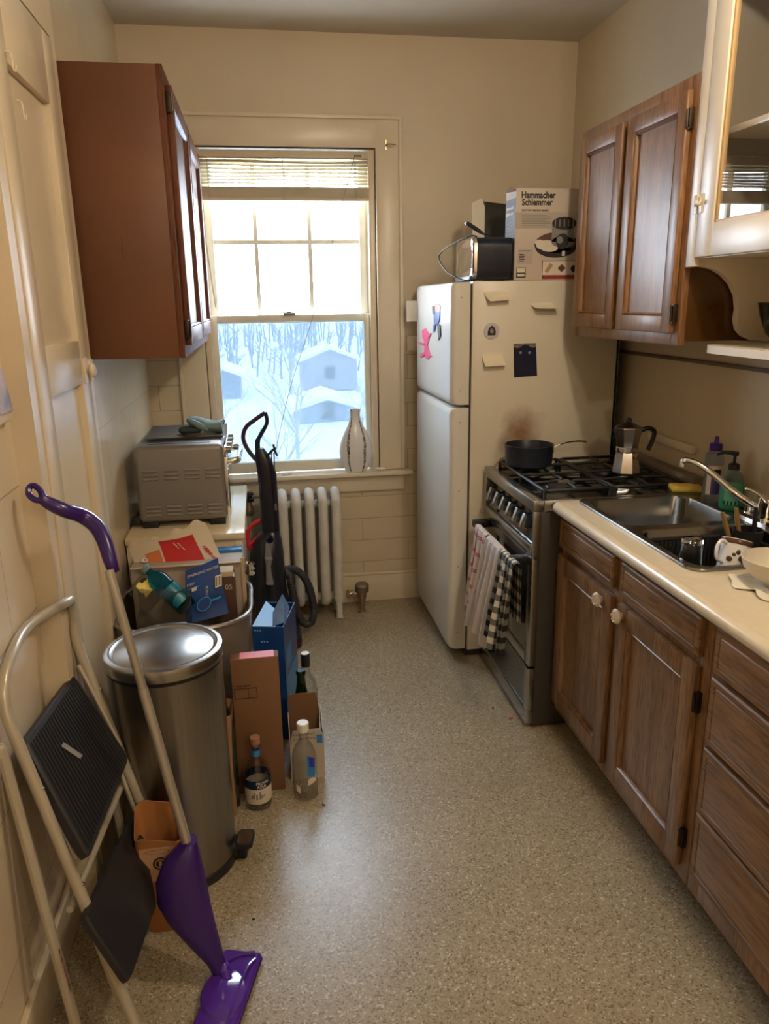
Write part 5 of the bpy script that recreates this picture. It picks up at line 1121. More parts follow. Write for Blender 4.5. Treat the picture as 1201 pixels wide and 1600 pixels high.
# ================================================================ OVEN MITT
mc = at(318, 668, y=3.20); MZ = TZ1 + .011
mt = thing('oven_mitt', (mc.x, 3.2, MZ), 'grey-green quilted oven mitt with dark lining on top of the toaster oven', 'oven mitt')
def lob(secs, mt_, nm, n=16):
    m = MB(); lo = []
    for c, ry, rz, tw in secs:
        c = Vector(c); lo.append([c + Vector((0, ry * math.cos(2 * math.pi * k / n), rz * math.sin(2 * math.pi * k / n) * (1 + .14 * math.sin(3 * (2 * math.pi * k / n) + tw)))) for k in range(n)])
    m.loft(lo); return m.build(nm, mt_, mt)
lob([((mc.x - .065, 3.19, MZ + .050), .012, .008, 0), ((mc.x - .05, 3.19, MZ + .045), .035, .022, 1), ((mc.x - .02, 3.19, MZ + .036), .048, .028, 2), ((mc.x + .02, 3.19, MZ + .026), .055, .023, 3), ((mc.x + .055, 3.185, MZ + .024), .06, .023, 1), ((mc.x + .078, 3.18, MZ + .026), .055, .025, 0), ((mc.x + .080, 3.18, MZ + .026), .045, .017, 0), ((mc.x + .05, 3.18, MZ + .025), .04, .013, 0)], M['teal'], 'hand_part')
lob([((mc.x - .095, 3.16, MZ + .014), .012, .008, 0), ((mc.x - .085, 3.16, MZ + .016), .03, .015, 1), ((mc.x - .05, 3.16, MZ + .016), .035, .015, 2), ((mc.x - .01, 3.165, MZ + .014), .03, .012, 2)], M['tealdark'], 'dark_lining')
lob([((mc.x - .055, 3.14, MZ + .062), .008, .006, 0), ((mc.x - .045, 3.14, MZ + .056), .014, .010, 1), ((mc.x - .015, 3.145, MZ + .035), .018, .016, 2), ((mc.x + .02, 3.15, MZ + .015), .02, .011, 1)], M['teal'], 'thumb')
m = MB(); m.tube(smooth_path([(mc.x + .075, 3.15, MZ + .045), (mc.x + .09, 3.14, MZ + .052), (mc.x + .085, 3.15, MZ + .035)], 5), .0025, 6); m.build('hanging_tab', M['teal'], mt)
# ================================================================ FRIDGE TOP
FT = 1.6725
ts = thing('toaster', (.98, 3.3, FT), 'chrome-fronted toaster with navy sides on top of the refrigerator', 'toaster')
tx0 = at(740, 400, y=3.15).x; tx1 = at(803, 400, y=3.135).x - .004; ty0, ty1 = 3.15, 3.43; tz0, tz1 = FT + .008, at(745, 370, y=3.15).z
m = MB(); m.loft([[Vector((tx0 + .012, p[0], p[1])) for p in rrect(ty0, tz0, ty1, tz1, .035)], [Vector((tx1, p[0], p[1])) for p in rrect(ty0, tz0, ty1, tz1, .035)]]); m.build('navy_body', M['navy'], ts)
m = MB(); 
m.loft([[Vector((x, p[0], p[1])) for p in rrect(ty0 + d, tz0 + d, ty1 - d, tz1 - d, .035)] for x, d in ((tx0 + .014, -.002), (tx0 + .002, 0), (tx0 - .004, .006), (tx0 - .005, .02), (tx0 - .004, .03))]); m.build('chrome_front', M['chrome'], ts)
m = MB(); m.box(tx0 - .012, ty0 + .02, FT + .001, tx0 + .02, ty1 - .02, FT + .022, .004); m.build('crumb_tray_base', M['black'], ts)
m = MB()
for k in range(2): m.box(tx0 + .05, ty0 + .07 + k * .08, tz1 - .001, tx1 - .02, ty0 + .1 + k * .08, tz1 + .001)
m.build('slots', M['ink'], ts)
m = MB(); cy_ = ty0 + .03
m.tube(smooth_path([(tx0 + .02, cy_, tz1 + .003), (tx0 - .01, cy_ - .0, tz1 + .005), (tx0 - .055, cy_ + .12, tz1 - .02), (tx0 - .085, cy_ + .2, tz1 - .05), (tx0 - .088, cy_ + .2, FT + .09), (tx0 - .07, cy_ + .12, FT + .04), (tx0 - .03, cy_ + .02, FT + .006), (tx0 + .005, cy_ - .03, FT + .004)], 6), .003, 8); m.build('power_cord', M['black'], ts)
a, b = at(756, 366, y=3.20), at(731, 350, y=3.24)
m = MB(); m.tube([a + Vector((.02, 0, 0)), a, a.lerp(b, .3), b], [.003, .004, .0085, .0095], 10); m.sph(b, .0095, seg=10); u_ = m.build('utensil', M['black'], label='black utensil handle with steel tip resting on the toaster', cat='utensil')
m = MB(); m.sph(b + (b - a).normalized() * .008, .0075, seg=10); m.build('steel_tip', M['chrome'], u_)
# coffee bag behind
a = at(752, 345, y=3.56); b = at(790, 345, y=3.56); zb = at(765, 318, y=3.56).z
cf = thing('coffee_bag', ((a.x + b.x) / 2, 3.55, FT), 'open dark foil coffee bag with a white side standing behind the toaster', 'bag')
m = MB(); lo = []
for z, d, dy in ((FT, .0, 0), (FT + .1, -.004, 0), (zb - .04, .004, .01), (zb - .008, .008, .022)): lo.append([Vector((a.x + d, 3.51 + dy, z + .012)), Vector((b.x - d + .02, 3.51 + dy, z)), Vector((b.x - d + .02, 3.60 - dy, z + .01)), Vector(((a.x + b.x) / 2 + .02, 3.615 - dy, z)), Vector((a.x + d, 3.60 - dy, z + .02))])
for p in lo[0]: p.z = FT
m.loft(lo); m.build('foil_body', mat('dark_foil', (.035, .03, .022), .3, metal=.3), cf)
m = MB(); lo = []
aw = at(737, 345, y=3.53)
m.loft([[(aw.x + .008, 3.50, FT), (a.x - .001, 3.505, FT), (a.x + .003, 3.52, zb - .02), (a.x - .01, 3.53, zb + .018), (aw.x - .004, 3.52, zb - .004)], [(aw.x + .008, 3.503, FT), (a.x - .001, 3.508, FT), (a.x + .003, 3.523, zb - .02), (a.x - .01, 3.533, zb + .018), (aw.x - .004, 3.523, zb - .004)]]); m.build('white_side', M['paper'], cf)
# product box
bx0 = at(803, 400, y=3.135).x; bz1 = at(803, 294, y=3.135).z; by0, by1 = 3.13, 3.26; bx1 = bx0 + .40
BXW = thing('appliance_box', ((bx0 + bx1) / 2, 3.2, FT), 'white appliance carton with a cooker picture standing on the refrigerator', 'box')
m = MB(); m.box(bx0, by0, FT + .0005, bx1, by1, bz1, .0015); m.build('carton', mat('appliance_carton', (.52, .44, .36), .5), BXW)
m = MB(); m.box(bx0 - .0012, by0 + .004, FT + .003, bx0 - .0002, by1 - .002, bz1 - .035); sd_ = m.build('grey_side_print', mat('grey_violet_print', (.10, .095, .11), .5), BXW)
for i, s in enumerate(('Hammacher', 'Schlemmer')): text(s, .020, (bx0 - .0014, by1 - .012, bz1 - .075 - i * .022), (0, -1, 0), (0, 0, 1), M['cardwhite'], sd_, 'side_title', bold=.0004)
m = MB()
for k in range(11): m.box(bx0 - .0018, by0 + .03, bz1 - .13 - k * .014, bx0 - .0012, by1 - .012, bz1 - .1265 - k * .014)
m.build('side_lines', M['greyink'], sd_)
m = MB(); m.loft([[(bx0, by0, bz1 - .012), (bx0, by1, bz1 - .002), (bx0 + .0, by1, bz1 + .012), (bx0 - .02, by0 + .03, bz1 + .006)], [(bx0 + .002, by0, bz1 - .012), (bx0 + .002, by1, bz1 - .002), (bx0 + .002, by1, bz1 + .012), (bx0 - .018, by0 + .03, bz1 + .006)]]); m.build('torn_flap', M['card'], BXW)
fy = by0 - .0004
def bp(u, v): p = at(u, v, y=fy); return (p.x, p.z)
for s, u, v in (('Hammacher', 814, 309), ('Schlemmer', 815, 320.5)):
    x, z = bp(u, v); w_ = bp(870, v)[0] - x; text(s, .0335, (x, fy, z), (1, 0, 0), (0, 0, 1), M['ink'], BXW, 'title_lettering', bold=.0011, sx_=w_ / (.0335 * (5.18 if s[0] == 'H' else 5.18)))
x, z = bp(815, 330); text('ELECTRIC S\'MORES MAKER', .0105, (x, fy, z), (1, 0, 0), (0, 0, 1), M['ink'], BXW, 'subtitle', bold=.0002, sx_=.9)
it = []
def rp_(u0, v0, u1, v1, lv, sl): a = bp(u0, v1); b = bp(u1, v0); it.append((R4(a[0], a[1], b[0], b[1]), lv, sl))
def el_(u, v, ru, rv_, lv, sl, a0=0, a1=360): c = bp(u, v); s = (bp(u + 10, v)[0] - c[0]) / 10; it.append((ELL(c[0], c[1], ru * s, rv_ * s, 30, a0, a1), lv, sl))
rp_(804, 332, 901, 357, 0, 4)
for k in range(8): rp_(815, 336 + k * 2.6, 815 + (45 if k % 3 else 38), 336.9 + k * 2.6, 1, 3)
el_(869, 382, 34, 17, 1, 0); el_(868, 380, 31, 14, 2, 7); el_(868, 386, 32, 15, 2, 0, 180, 360); el_(853, 383, 16, 7, 3, 1); el_(842, 379, 7, 4, 4, 1); el_(858, 388, 13, 5, 4, 1)
rp_(861, 350, 897, 378, 5, 2); el_(879, 378, 18, 8, 5, 2); el_(878, 377, 10, 11, 6, 0); el_(874, 375, 5, 5, 7, 2); el_(881, 349, 19, 9, 6, 0)
for k in range(5): rp_(866 + k * 7, 343, 868 + k * 7, 354, 7, 3)
rp_(877, 392, 882, 400, 8, 1)
rp_(808, 390, 832, 413, 0, 4); rp_(810, 391, 829, 393, 1, 3)
for k in range(5): rp_(811, 397 + k * 2.6, 818 + (k % 2) * 2, 398.2 + k * 2.6, 1, 0)
rp_(806, 418, 821, 434, 0, 0); rp_(807, 419, 820, 426, 1, 1); rp_(808, 428, 819, 432, 1, 1)
rp_(846, 407, 900, 436, 0, 0); rp_(847, 408, 899, 430, 1, 1); rp_(847, 430, 900, 436, 1, 5)
for u in (866, 887): rp_(u, 408, u + 1, 430, 2, 0)
c = bp(857, 419); it.append(([(c[0] - .018, c[1] - .012), (c[0] - .004, c[1] - .02), (c[0] + .018, c[1] + .012), (c[0] + .004, c[1] + .02)], 2, 6)); c = bp(877, 419); it.append(([(c[0] - .018, c[1]), (c[0], c[1] - .016), (c[0] + .018, c[1]), (c[0], c[1] + .016)], 2, 7)); el_(896, 420, 5, 5, 2, 0)
decals('front_print', (0, fy, 0), (1, 0, 0), (0, 0, 1), it, [M['ink'], mat('marshmallow_print', (.66, .58, .48), .5), mat('steel_print', (.22, .21, .20), .4), M['greyink'], mat('pale_grey_panel', (.44, .38, .32), .5), mat('brick_red_print', (.30, .03, .025), .5), mat('biscuit_print', (.42, .25, .10), .5), mat('chocolate_print', (.10, .05, .03), .5)], BXW)
# ================================================================ MAGNETS AND NOTES
SY = 3.1145
def note(C4, curl, label):
    P4 = [at(u, v, y=SY) for u, v in C4]
    def f(u, v):   # v=1 at the top edge
        p = P4[3].lerp(P4[2], u).lerp(P4[0].lerp(P4[1], u), v); return p + Vector((0, -curl * (1 - v) ** 1.6 - .0006, .35 * curl * (1 - v) ** 2))
    m = MB(); m.grid(f, 6, 8, .0006); m.build('sticky_note', M['note'], label=label, cat='note', group='pale notes on the refrigerator side')
M['note'] = mat('cream_note_paper', (.74, .66, .50), .8)
note([(755, 456), (790, 455), (795, 473), (762, 476)], .035, 'cream note curling off the refrigerator side, highest of the three')
note([(828, 474), (862, 472), (869, 488), (835, 488)], .045, 'cream note curling off the refrigerator side, the one farthest right')
note([(752, 552), (784, 551), (788, 574), (755, 576)], .03, 'cream note on the refrigerator side, below the round magnet')
P4 = [at(u, v, y=SY - .0006) for u, v in ((802, 537), (837, 536), (839, 587), (803, 590))]
m = MB(); m.grid(lambda u, v: P4[3].lerp(P4[2], u).lerp(P4[0].lerp(P4[1], u), v), 8, 8, .0008, mat=lambda u, v: 0); ph = m.build('photo_magnet', mat('navy_photo', (.010, .014, .045), .25, noise=.3, nscale=25), label='dark navy picture card with two pale spots on the refrigerator side', cat='picture')
for u in (813, 827): 
    m = MB(); c = at(u, 551, y=SY - .0012); m.cyl(c, c + Vector((0, -.0006, 0)), .006, 12); m.build('pale_spot', M['greyink'], ph)
m = MB(); c0_, c1_ = P4[0], P4[1]; m.grid(lambda u, v: P4[0].lerp(P4[1], u) + Vector((0, -.0012, -.012 * (1 - v) * (1 + .6 * math.sin(u * 9)))), 8, 2, .0004); m.build('brown_top_band', mat('mottled_print', (.07, .05, .04), .5, noise=.9, nscale=60, col2=(.25, .2, .16)), ph)
c = at(767.5, 517, y=SY - .0006)
m = MB(); m.cyl(c, c + Vector((0, -.004, 0)), .033, 32); rm = m.build('round_magnet', mat('pale_lilac_badge', (.55, .52, .55), .3), label='round pale badge magnet with a dark arch shape on the refrigerator side', cat='magnet')
decals('dark_shape', c + Vector((0, -.0044, 0)), (1, 0, 0), (0, 0, 1), [([(-.017, -.018), (.016, -.018), (.017, -.002), (.012, .014), (.0, .022), (-.012, .012), (-.017, -.003)], 0, 0), ([(-.006, -.008), (.006, -.01), (.008, .002), (.0, .01), (-.007, .004)], 1, 1)], [M['ink'], M['greyink']], rm)
DX = .7815
def dpt(u, v): return at(u, v, x=DX)
def shape_on_door(polys, mats, parent, nm, label, cat):
    m = MB()
    for pl_, lv, sl in polys:
        m.mi = sl; pts = [dpt(u, v) for u, v in pl_]; m.loft([[p + Vector((-.0004 - lv * .0012, 0, 0)) for p in pts], [p + Vector((-.003 - lv * .0014, 0, 0)) for p in pts]])
    return m.build(nm, mats, parent, label=label, cat=cat)
shape_on_door([([(680, 476), (684, 474), (688, 477), (688, 486), (684, 488), (680, 486)], 0, 1), ([(679, 486), (688, 487), (687, 500), (684, 508), (679, 507), (678, 497)], 0, 0), ([(676, 479), (679, 478), (680, 492), (677, 491)], 1, 2), ([(678, 507), (681, 507), (680, 517), (677, 519)], 1, 0), ([(684, 506), (688, 508), (689, 524), (686, 532), (685, 520)], 1, 2)], [mat('magnet_blue', (.03, .12, .42), .35), mat('magnet_orange', (.75, .20, .10), .35), M['ink']], None, 'figure_magnet', 'small blue and orange jointed magnet on the freezer door', 'magnet')
shape_on_door([([(660, 516), (665, 513), (669, 520), (671, 530), (668, 540), (672, 552), (670, 562), (665, 560), (663, 548), (664, 536), (660, 526)], 0, 0), ([(655, 534), (663, 536), (663, 540), (656, 538)], 1, 0), ([(668, 524), (674, 520), (673, 524), (668, 530)], 1, 0), ([(657, 555), (664, 550), (665, 554), (659, 559)], 1, 0), ([(669, 549), (675, 556), (673, 558), (668, 553)], 1, 0)], [mat('magnet_pink', (.78, .10, .22), .35)], None, 'lizard_magnet', 'pink lizard-shaped magnet on the freezer door left of the blue magnet', 'magnet')
a, b = at(636, 470, y=3.78), at(657, 502, y=3.78)
m = MB(); m.grid(lambda u, v: (DX - .002 + (a.x - DX + .002) * u, 3.78 + .02 * math.sin(u * 1.6), b.z + (a.z - b.z) * v), 8, 4, .0008); m.build('paper_note', M['paper'], label='white paper note sticking out from the front edge of the freezer door', cat='note')
# ================================================================ ON THE STOVE
pcx, pcy = (at(790, 700, y=2.93).x + at(862, 700, y=2.93).x) / 2, 2.93; pr = (at(862, 700, y=2.93).x - at(790, 700, y=2.93).x) / 2; PZ = .9415
sp2 = thing('saucepan', (pcx, pcy, PZ), 'dark navy saucepan with a long curved steel handle on the rear-left burner', 'saucepan')
m = MB(); m.lathe([(pr * .90, 0), (pr * .96, .006), (pr * .98, .03), (pr, .082), (pr * 1.02, .086), (pr * .99, .087), (pr * .96, .082), (pr * .93, .01), (.005, .006)], (pcx, pcy, PZ), 40); m.build('pan_body', mat('dark_navy_pan', (.016, .020, .032), .35), sp2)
m = MB(); h = [Vector((pcx + pr * .96, pcy, PZ + .056)), at(868, 697, y=pcy), at(885, 691, y=pcy), at(905, 689, y=pcy), at(915, 690, y=pcy)]; m.tube(smooth_path(h, 5), [.005] * 6 + [.0065] * 8 + [.008] * 7, 10, flat=.6); m.cyl(h[0] + Vector((-.003, -.004, .0)), h[0] + Vector((.006, -.004, 0)), .014, 14); m.build('handle', M['chrome'], sp2)
mcx, mcy = 1.392, 2.72; QZ = .9405
mk = thing('moka_pot', (mcx, mcy, QZ), 'octagonal aluminium moka pot with black handle on the stove grate', 'moka pot')
def octo(secs, nm, mt_):
    m = MB(); m.lathe(secs, (mcx, mcy, QZ), 8); return m.build(nm, mt_, mk, sharp=20)
octo([(.054, 0), (.056, .003), (.044, .075), (.041, .082)], 'base_chamber', M['alu'])
m = MB(); m.lathe([(.040, .080), (.043, .084), (.043, .098), (.040, .101)], (mcx, mcy, QZ), 32); m.build('collar', M['alu'], mk)
octo([(.039, .100), (.041, .105), (.052, .165), (.053, .170), (.054, .174)], 'top_chamber', mat('worn_aluminium', (.36, .34, .32), .3, metal=1))
octo([(.054, .174), (.052, .178), (.02, .192), (.004, .194)], 'lid', mat('worn_aluminium_lid', (.25, .23, .22), .35, metal=1))
m = MB(); m.lathe([(.006, .192), (.010, .198), (.009, .208), (.004, .212)], (mcx, mcy, QZ), 16); m.build('lid_knob', M['black'], mk)
m = MB(); m.loft([[(mcx - .038, mcy - .012, QZ + .125), (mcx - .038, mcy + .012, QZ + .125), (mcx - .040, mcy, QZ + .12)], [(mcx - .048, mcy - .012, QZ + .172), (mcx - .048, mcy + .012, QZ + .172), (mcx - .066, mcy, QZ + .174)]]); m.build('spout', M['alu'], mk)
m = MB(); m.tube(smooth_path([(mcx + .048, mcy - .005, QZ + .162), (mcx + .075, mcy - .012, QZ + .172), (mcx + .098, mcy - .015, QZ + .160), (mcx + .096, mcy - .015, QZ + .130), (mcx + .080, mcy - .012, QZ + .085)], 6), .009, 10); m.build('handle', M['black'], mk)
m = MB(); m.cyl((mcx + .018, mcy - .045, QZ + .066), (mcx + .019, mcy - .052, QZ + .066), .007, 12); m.build('safety_valve', M['brass'], mk)
# ================================================================ TOWELS ON THE OVEN HANDLE
def stripe_mat(name, base, line, kind):
    m = bpy.data.materials.new(name); m.use_nodes = True; N = m.node_tree.nodes; L = m.node_tree.links; b = N['Principled BSDF']; b.inputs['Roughness'].default_value = .9
    uv = N.new('ShaderNodeUVMap'); sp = N.new('ShaderNodeSeparateXYZ'); L.new(uv.outputs[0], sp.inputs[0])
    def fr(sock, k, off, thr):
        a = N.new('ShaderNodeMath'); a.operation = 'MULTIPLY_ADD'; a.inputs[1].default_value = k; a.inputs[2].default_value = off; L.new(sock, a.inputs[0])
        f = N.new('ShaderNodeMath'); f.operation = 'FRACT'; L.new(a.outputs[0], f.inputs[0])
        g = N.new('ShaderNodeMath'); g.operation = 'LESS_THAN'; g.inputs[1].default_value = thr; L.new(f.outputs[0], g.inputs[0]); return g.outputs[0]
    if kind == 'check':
        s1 = fr(sp.outputs[0], 5, 0, .5); s2 = fr(sp.outputs[1], 13, 0, .5)
        a = N.new('ShaderNodeMath'); a.operation = 'ADD'; L.new(s1, a.inputs[0]); L.new(s2, a.inputs[1]); h = N.new('ShaderNodeMath'); h.operation = 'MULTIPLY'; h.inputs[1].default_value = .5; L.new(a.outputs[0], h.inputs[0])
        r = N.new('ShaderNodeValToRGB'); r.color_ramp.interpolation = 'CONSTANT'; r.color_ramp.elements[0].color = (*base, 1); r.color_ramp.elements[1].position = .8; r.color_ramp.elements[1].color = (*line, 1)
        e = r.color_ramp.elements.new(.3); e.color = (*[(x * .25 + y * .75) for x, y in zip(base, line)], 1); L.new(h.outputs[0], r.inputs[0]); L.new(r.outputs[0], b.inputs['Base Color'])
    elif kind == 'lines':
        s1 = fr(sp.outputs[1], 9, .0, .07); s2 = fr(sp.outputs[1], 9, .12, .07); s3 = fr(sp.outputs[0], 2.4, .3, .05); 
        a = N.new('ShaderNodeMath'); a.operation = 'MAXIMUM'; L.new(s1, a.inputs[0]); L.new(s2, a.inputs[1]); c_ = N.new('ShaderNodeMath'); c_.operation = 'MAXIMUM'; L.new(a.outputs[0], c_.inputs[0]); L.new(s3, c_.inputs[1])
        mx = N.new('ShaderNodeMix'); mx.data_type = 'RGBA'; mx.inputs['A'].default_value = (*base, 1); mx.inputs['B'].default_value = (*line, 1); L.new(c_.outputs[0], mx.inputs['Factor']); L.new(mx.outputs['Result'], b.inputs['Base Color'])
    else: b.inputs['Base Color'].default_value = (*base, 1)
    return m
def towel(y0, y1, zf, zb, seed, mt_, label, xo=0.0, flare=.02, spread=.0, slant=0.0):
    rd = random.Random(seed); ph1, ph2 = rd.uniform(0, 6), rd.uniform(0, 6); r = .0135 + xo; nf = 3.2
    Lf = HZ - zf; Lb = HZ - zb; T = Lf + math.pi * r + Lb
    def f(u, v):
        s = v * T; yy = y0 + (y1 - y0) * u
        if s < Lf: dn = Lf - s; x, z = HX - r - flare * (dn / Lf), HZ - dn; side = -1; k = dn / Lf
        elif s < Lf + math.pi * r: a = (s - Lf) / r; x, z = HX - r * math.cos(a), HZ + r * math.sin(a); k = 0
        else: dn = s - Lf - math.pi * r; x, z = HX + r, HZ - dn; k = dn / Lb * .3
        fold = math.sin(u * nf * 2 * math.pi + ph1) * (.002 + .013 * min(1, k * 1.6)) + math.sin(u * 2 * math.pi * 1.3 + ph2) * .008 * k
        if s < Lf: x += fold - .008 * k
        elif k: x += abs(fold) * .3
        yy += (u - .5) * spread * k + slant * k
        z -= .018 * math.sin(u * 5 + ph2) * k
        return (x, yy, z)
    m = MB(); nu, nv = 40, 60; m.grid(f, nu, nv, .0022)
    o = m.build('dish_towel', mt_, label=label, cat='towel', fixn=False)
    me = o.data; uvl = me.uv_layers.new(name='UVMap'); og = Vector(o['_o'])
    # map cloth coordinates by nearest grid index order
    n = (nu + 1) * (nv + 1)
    for lp in me.loops:
        i = lp.vertex_index % n; uvl.data[lp.index].uv = ((i // (nv + 1)) / nu, (i % (nv + 1)) / nv)
    return o
towel(2.82, 2.97, .30, .45, 4, stripe_mat('pink_lined_cotton', (.62, .52, .47), (.42, .06, .09), 'lines'), 'pinkish white dish towel with red lines, farthest on the oven handle', 0, .02, .06, .02)
towel(2.63, 2.80, .27, .42, 9, stripe_mat('plain_grey_cotton', (.56, .50, .47), (.45, .1, .1), 'plain'), 'plain pale grey dish towel between the other two towels', .002, .03, .06, .08)
towel(2.465, 2.625, .33, .45, 2, stripe_mat('black_gingham', (.66, .62, .52), (.012, .012, .014), 'check'), 'black and white checked dish towel, nearest on the oven handle', 0, .035, .05, .0)
# ================================================================ WALL BITS, RIGHT
m = MB(); m.box(XR - .020, 2.57, 1.03, XR, 2.905, 1.062, .004); m.build('wooden_batten', M['trim'], label='short painted wooden batten on the right wall behind the stove', cat='batten')
# ================================================================ FAUCET
fa = thing('faucet', (1.53, 2.07, .9145), 'chrome low-arc kitchen faucet with lever behind the double sink', 'faucet')
m = MB(); m.loft([[Vector((p[0], p[1], z)) for p in rrect(1.497 + d, 1.98 + d, 1.558 - d, 2.19 - d, .028)] for d, z in ((0, .9147), (.0, .922), (.008, .930))]); m.lathe([(.026, .925), (.025, .955), (.028, .972), (.027, .995), (.018, 1.005), (.004, 1.007)], (1.53, 2.06, 0), 24); m.build('body', M['chrome'], fa)
tipx = at(1073, 719, y=2.22)
m = MB(); m.tube(smooth_path([(1.515, 2.065, .955), at(1150, 772, y=2.10), at(1115, 742, y=2.15), at(1090, 725, y=2.19), tipx, tipx + Vector((-.010, .004, -.006)), tipx + Vector((-.012, .005, -.022))], 6), [.0125] * 8 + [.0105] * 23 + [.009] * 6, 12); m.build('spout', M['chrome'], fa)
m = MB(); m.tube(smooth_path([(1.53, 2.06, 1.0), at(1197, 785, y=2.04), at(1185, 772, y=2.06), at(1165, 762, y=2.09)], 6), .007, 10, flat=.6); m.build('lever', M['chrome'], fa)
m = MB(); m.lathe([(.020, .9147), (.020, .925), (.014, .93), (.013, .950), (.016, .956), (.004, .960)], (1.525, 2.135, 0), 20); m.build('sprayer_holder', M['chrome'], fa)
# ================================================================ COUNTER ITEMS
def cz(u, v, z=.9145): return at(u, v, z=z)
m = MB(); c = Vector((1.505, 2.478, .9092)); m.M = Matrix.Translation(c) @ Matrix.Rotation(-.25, 4, 'Z'); m.box(-.055, -.033, .008, .055, .033, .030, .008, 3)
sg = m.build('sponge', M['sponge_y'], label='yellow sponge with green scourer side behind the sink', cat='sponge')
m = MB(); m.M = Matrix.Translation(c) @ Matrix.Rotation(-.25, 4, 'Z'); m.box(-.055, -.033, .0, .055, .033, .0085, .003); m.build('scourer', M['sponge_g'], sg)
S = Vector((1.515, 2.33, .9145))
b5 = thing('soap_bottle', S, 'clear dish soap bottle with a purple pull cap behind the sink', 'bottle')
m = MB(); m.lathe([(.030, 0), (.034, .004), (.034, .06), (.031, .10), (.034, .15), (.033, .168), (.018, .182)], S, 28, sy=.7); m.build('bottle_body', thin_pane('cloudy_bottle_plastic', (.75, .75, .72), haze=(.62, .60, .56), hz=.6), b5)
m = MB(); m.lathe([(.020, .180), (.021, .182), (.021, .200), (.018, .204), (.008, .206), (.007, .226), (.004, .228)], S, 20); m.build('pull_cap', mat('purple_cap', (.06, .02, .22), .3), b5)
m = MB(); m.grid(lambda u, v: (S.x + math.sin(-1.1 + u * 2) * .0345, S.y - math.cos(-1.1 + u * 2) * .0245, S.z + .03 + v * .10), 12, 8, .0004, mat=lambda u, v: 1 if (u - .5) ** 2 * 4 + (v - .75) ** 2 * 10 < .35 else (2 if v < .6 and .25 < u < .75 else 0)); m.build('bottle_label', [M['cardwhite'], M['ink'], mat('violet_label', (.10, .08, .28), .4)], b5)
S = Vector((1.525, 2.235, .9145))
b6 = thing('pump_bottle', S, 'green soap pump bottle with black pump behind the faucet spout', 'bottle')
m = MB(); m.lathe([(.032, 0), (.036, .005), (.036, .085), (.034, .095)], S, 28); m.build('green_soap', M['greensoap'], b6)
m = MB(); m.lathe([(.0345, .0955), (.030, .115), (.015, .130), (.014, .134)], S, 28); m.build('clear_shoulder', thin_pane('clear_shoulder_plastic', (.8, .85, .8), haze=(.5, .55, .5), hz=.5), b6)
m = MB(); m.lathe([(.018, .133), (.018, .150), (.010, .154), (.005, .156), (.005, .178), (.011, .180), (.011, .192), (.003, .193)], S, 20); m.tube([S + Vector((0, 0, .187)), S + Vector((-.03, .02, .188)), S + Vector((-.045, .03, .178))], [.007, .006, .004], 8); m.build('pump', M['black'], b6)
text_cyl('SOAP', .016, S, .055 + S.z, .0366, -1.0, M['ink'], b6) if False else None
m = MB(); m.grid(lambda u, v: (S.x + math.sin(-1.2 + u * 1.3) * .0365, S.y - math.cos(-1.2 + u * 1.3) * .0365, S.z + .02 + v * .05), 8, 4, .0003, mat=lambda u, v: 1 if (int(u * 8) % 2 == 0 and v < .3) else 0); m.build('bottle_label', [mat('mint_label', (.12, .45, .30), .4), M['ink']], b6)
# dish drainer in the near bowl
dr = thing('dish_drainer', (1.28, 1.9, .76), 'black slatted dish drainer basket sitting in the near sink bowl', 'dish rack')
dx0, dx1, dy0, dy1 = 1.118, 1.456, 1.742, 2.046
m = MB()
for k in range(24):
    x = dx0 + .01 + (dx1 - dx0 - .02) * k / 23
    for yy in (dy0 + .012, dy1 - .012): m.box(x - .0035, yy - .002, .765, x + .0035, yy + .002, .885)
for k in range(20):
    y = dy0 + .012 + (dy1 - dy0 - .024) * k / 19
    for xx in (dx0 + .012, dx1 - .012): m.box(xx - .002, y - .0035, .765, xx + .002, y + .0035, .885)
m.box(dx0 + .012, dy0 + .012, .758, dx1 - .012, dy1 - .012, .766)
m.tube([(p[0], p[1], .888) for p in rrect(dx0 + .008, dy0 + .008, dx1 - .008, dy1 - .008, .03)], .006, 8, True); m.build('basket', M['black'], dr)
uc_ = Vector((1.425, 1.985, .767))
m = MB(); m.lathe([(.038, 0), (.042, .10), (.044, .155), (.040, .155), (.036, .01), (.004, .008)], uc_, 24); m.build('utensil_cup', M['black'], dr)
for i, (dx, dy, tx_, ty_, mm, hh, lb_) in enumerate(((-.015, .0, -.10, .06, 'wood_handle', .10, 'wooden-handled knife standing leftmost in the black utensil cup'), (.005, .008, -.05, .05, 'wood_handle', .105, 'wooden-handled knife in the middle of the black utensil cup'), (.018, -.01, .0, .02, 'black', .11, 'black-handled knife standing rightmost in the black utensil cup'))):
    base = uc_ + Vector((dx, dy, .012)); d_ = Vector((tx_, ty_, .35)).normalized(); kn = thing('kitchen_knife', base, lb_, 'knife')
    m = MB(); m.tube([base, base + d_ * .10], .004, 4, flat=.3); m.build('blade', M['chrome'], kn)
    m = MB(); m.tube([base + d_ * .10, base + d_ * (.10 + hh * .5), base + d_ * (.10 + hh)], [.008, .0095, .008], 10, flat=.7); m.build('handle', M[mm], kn)
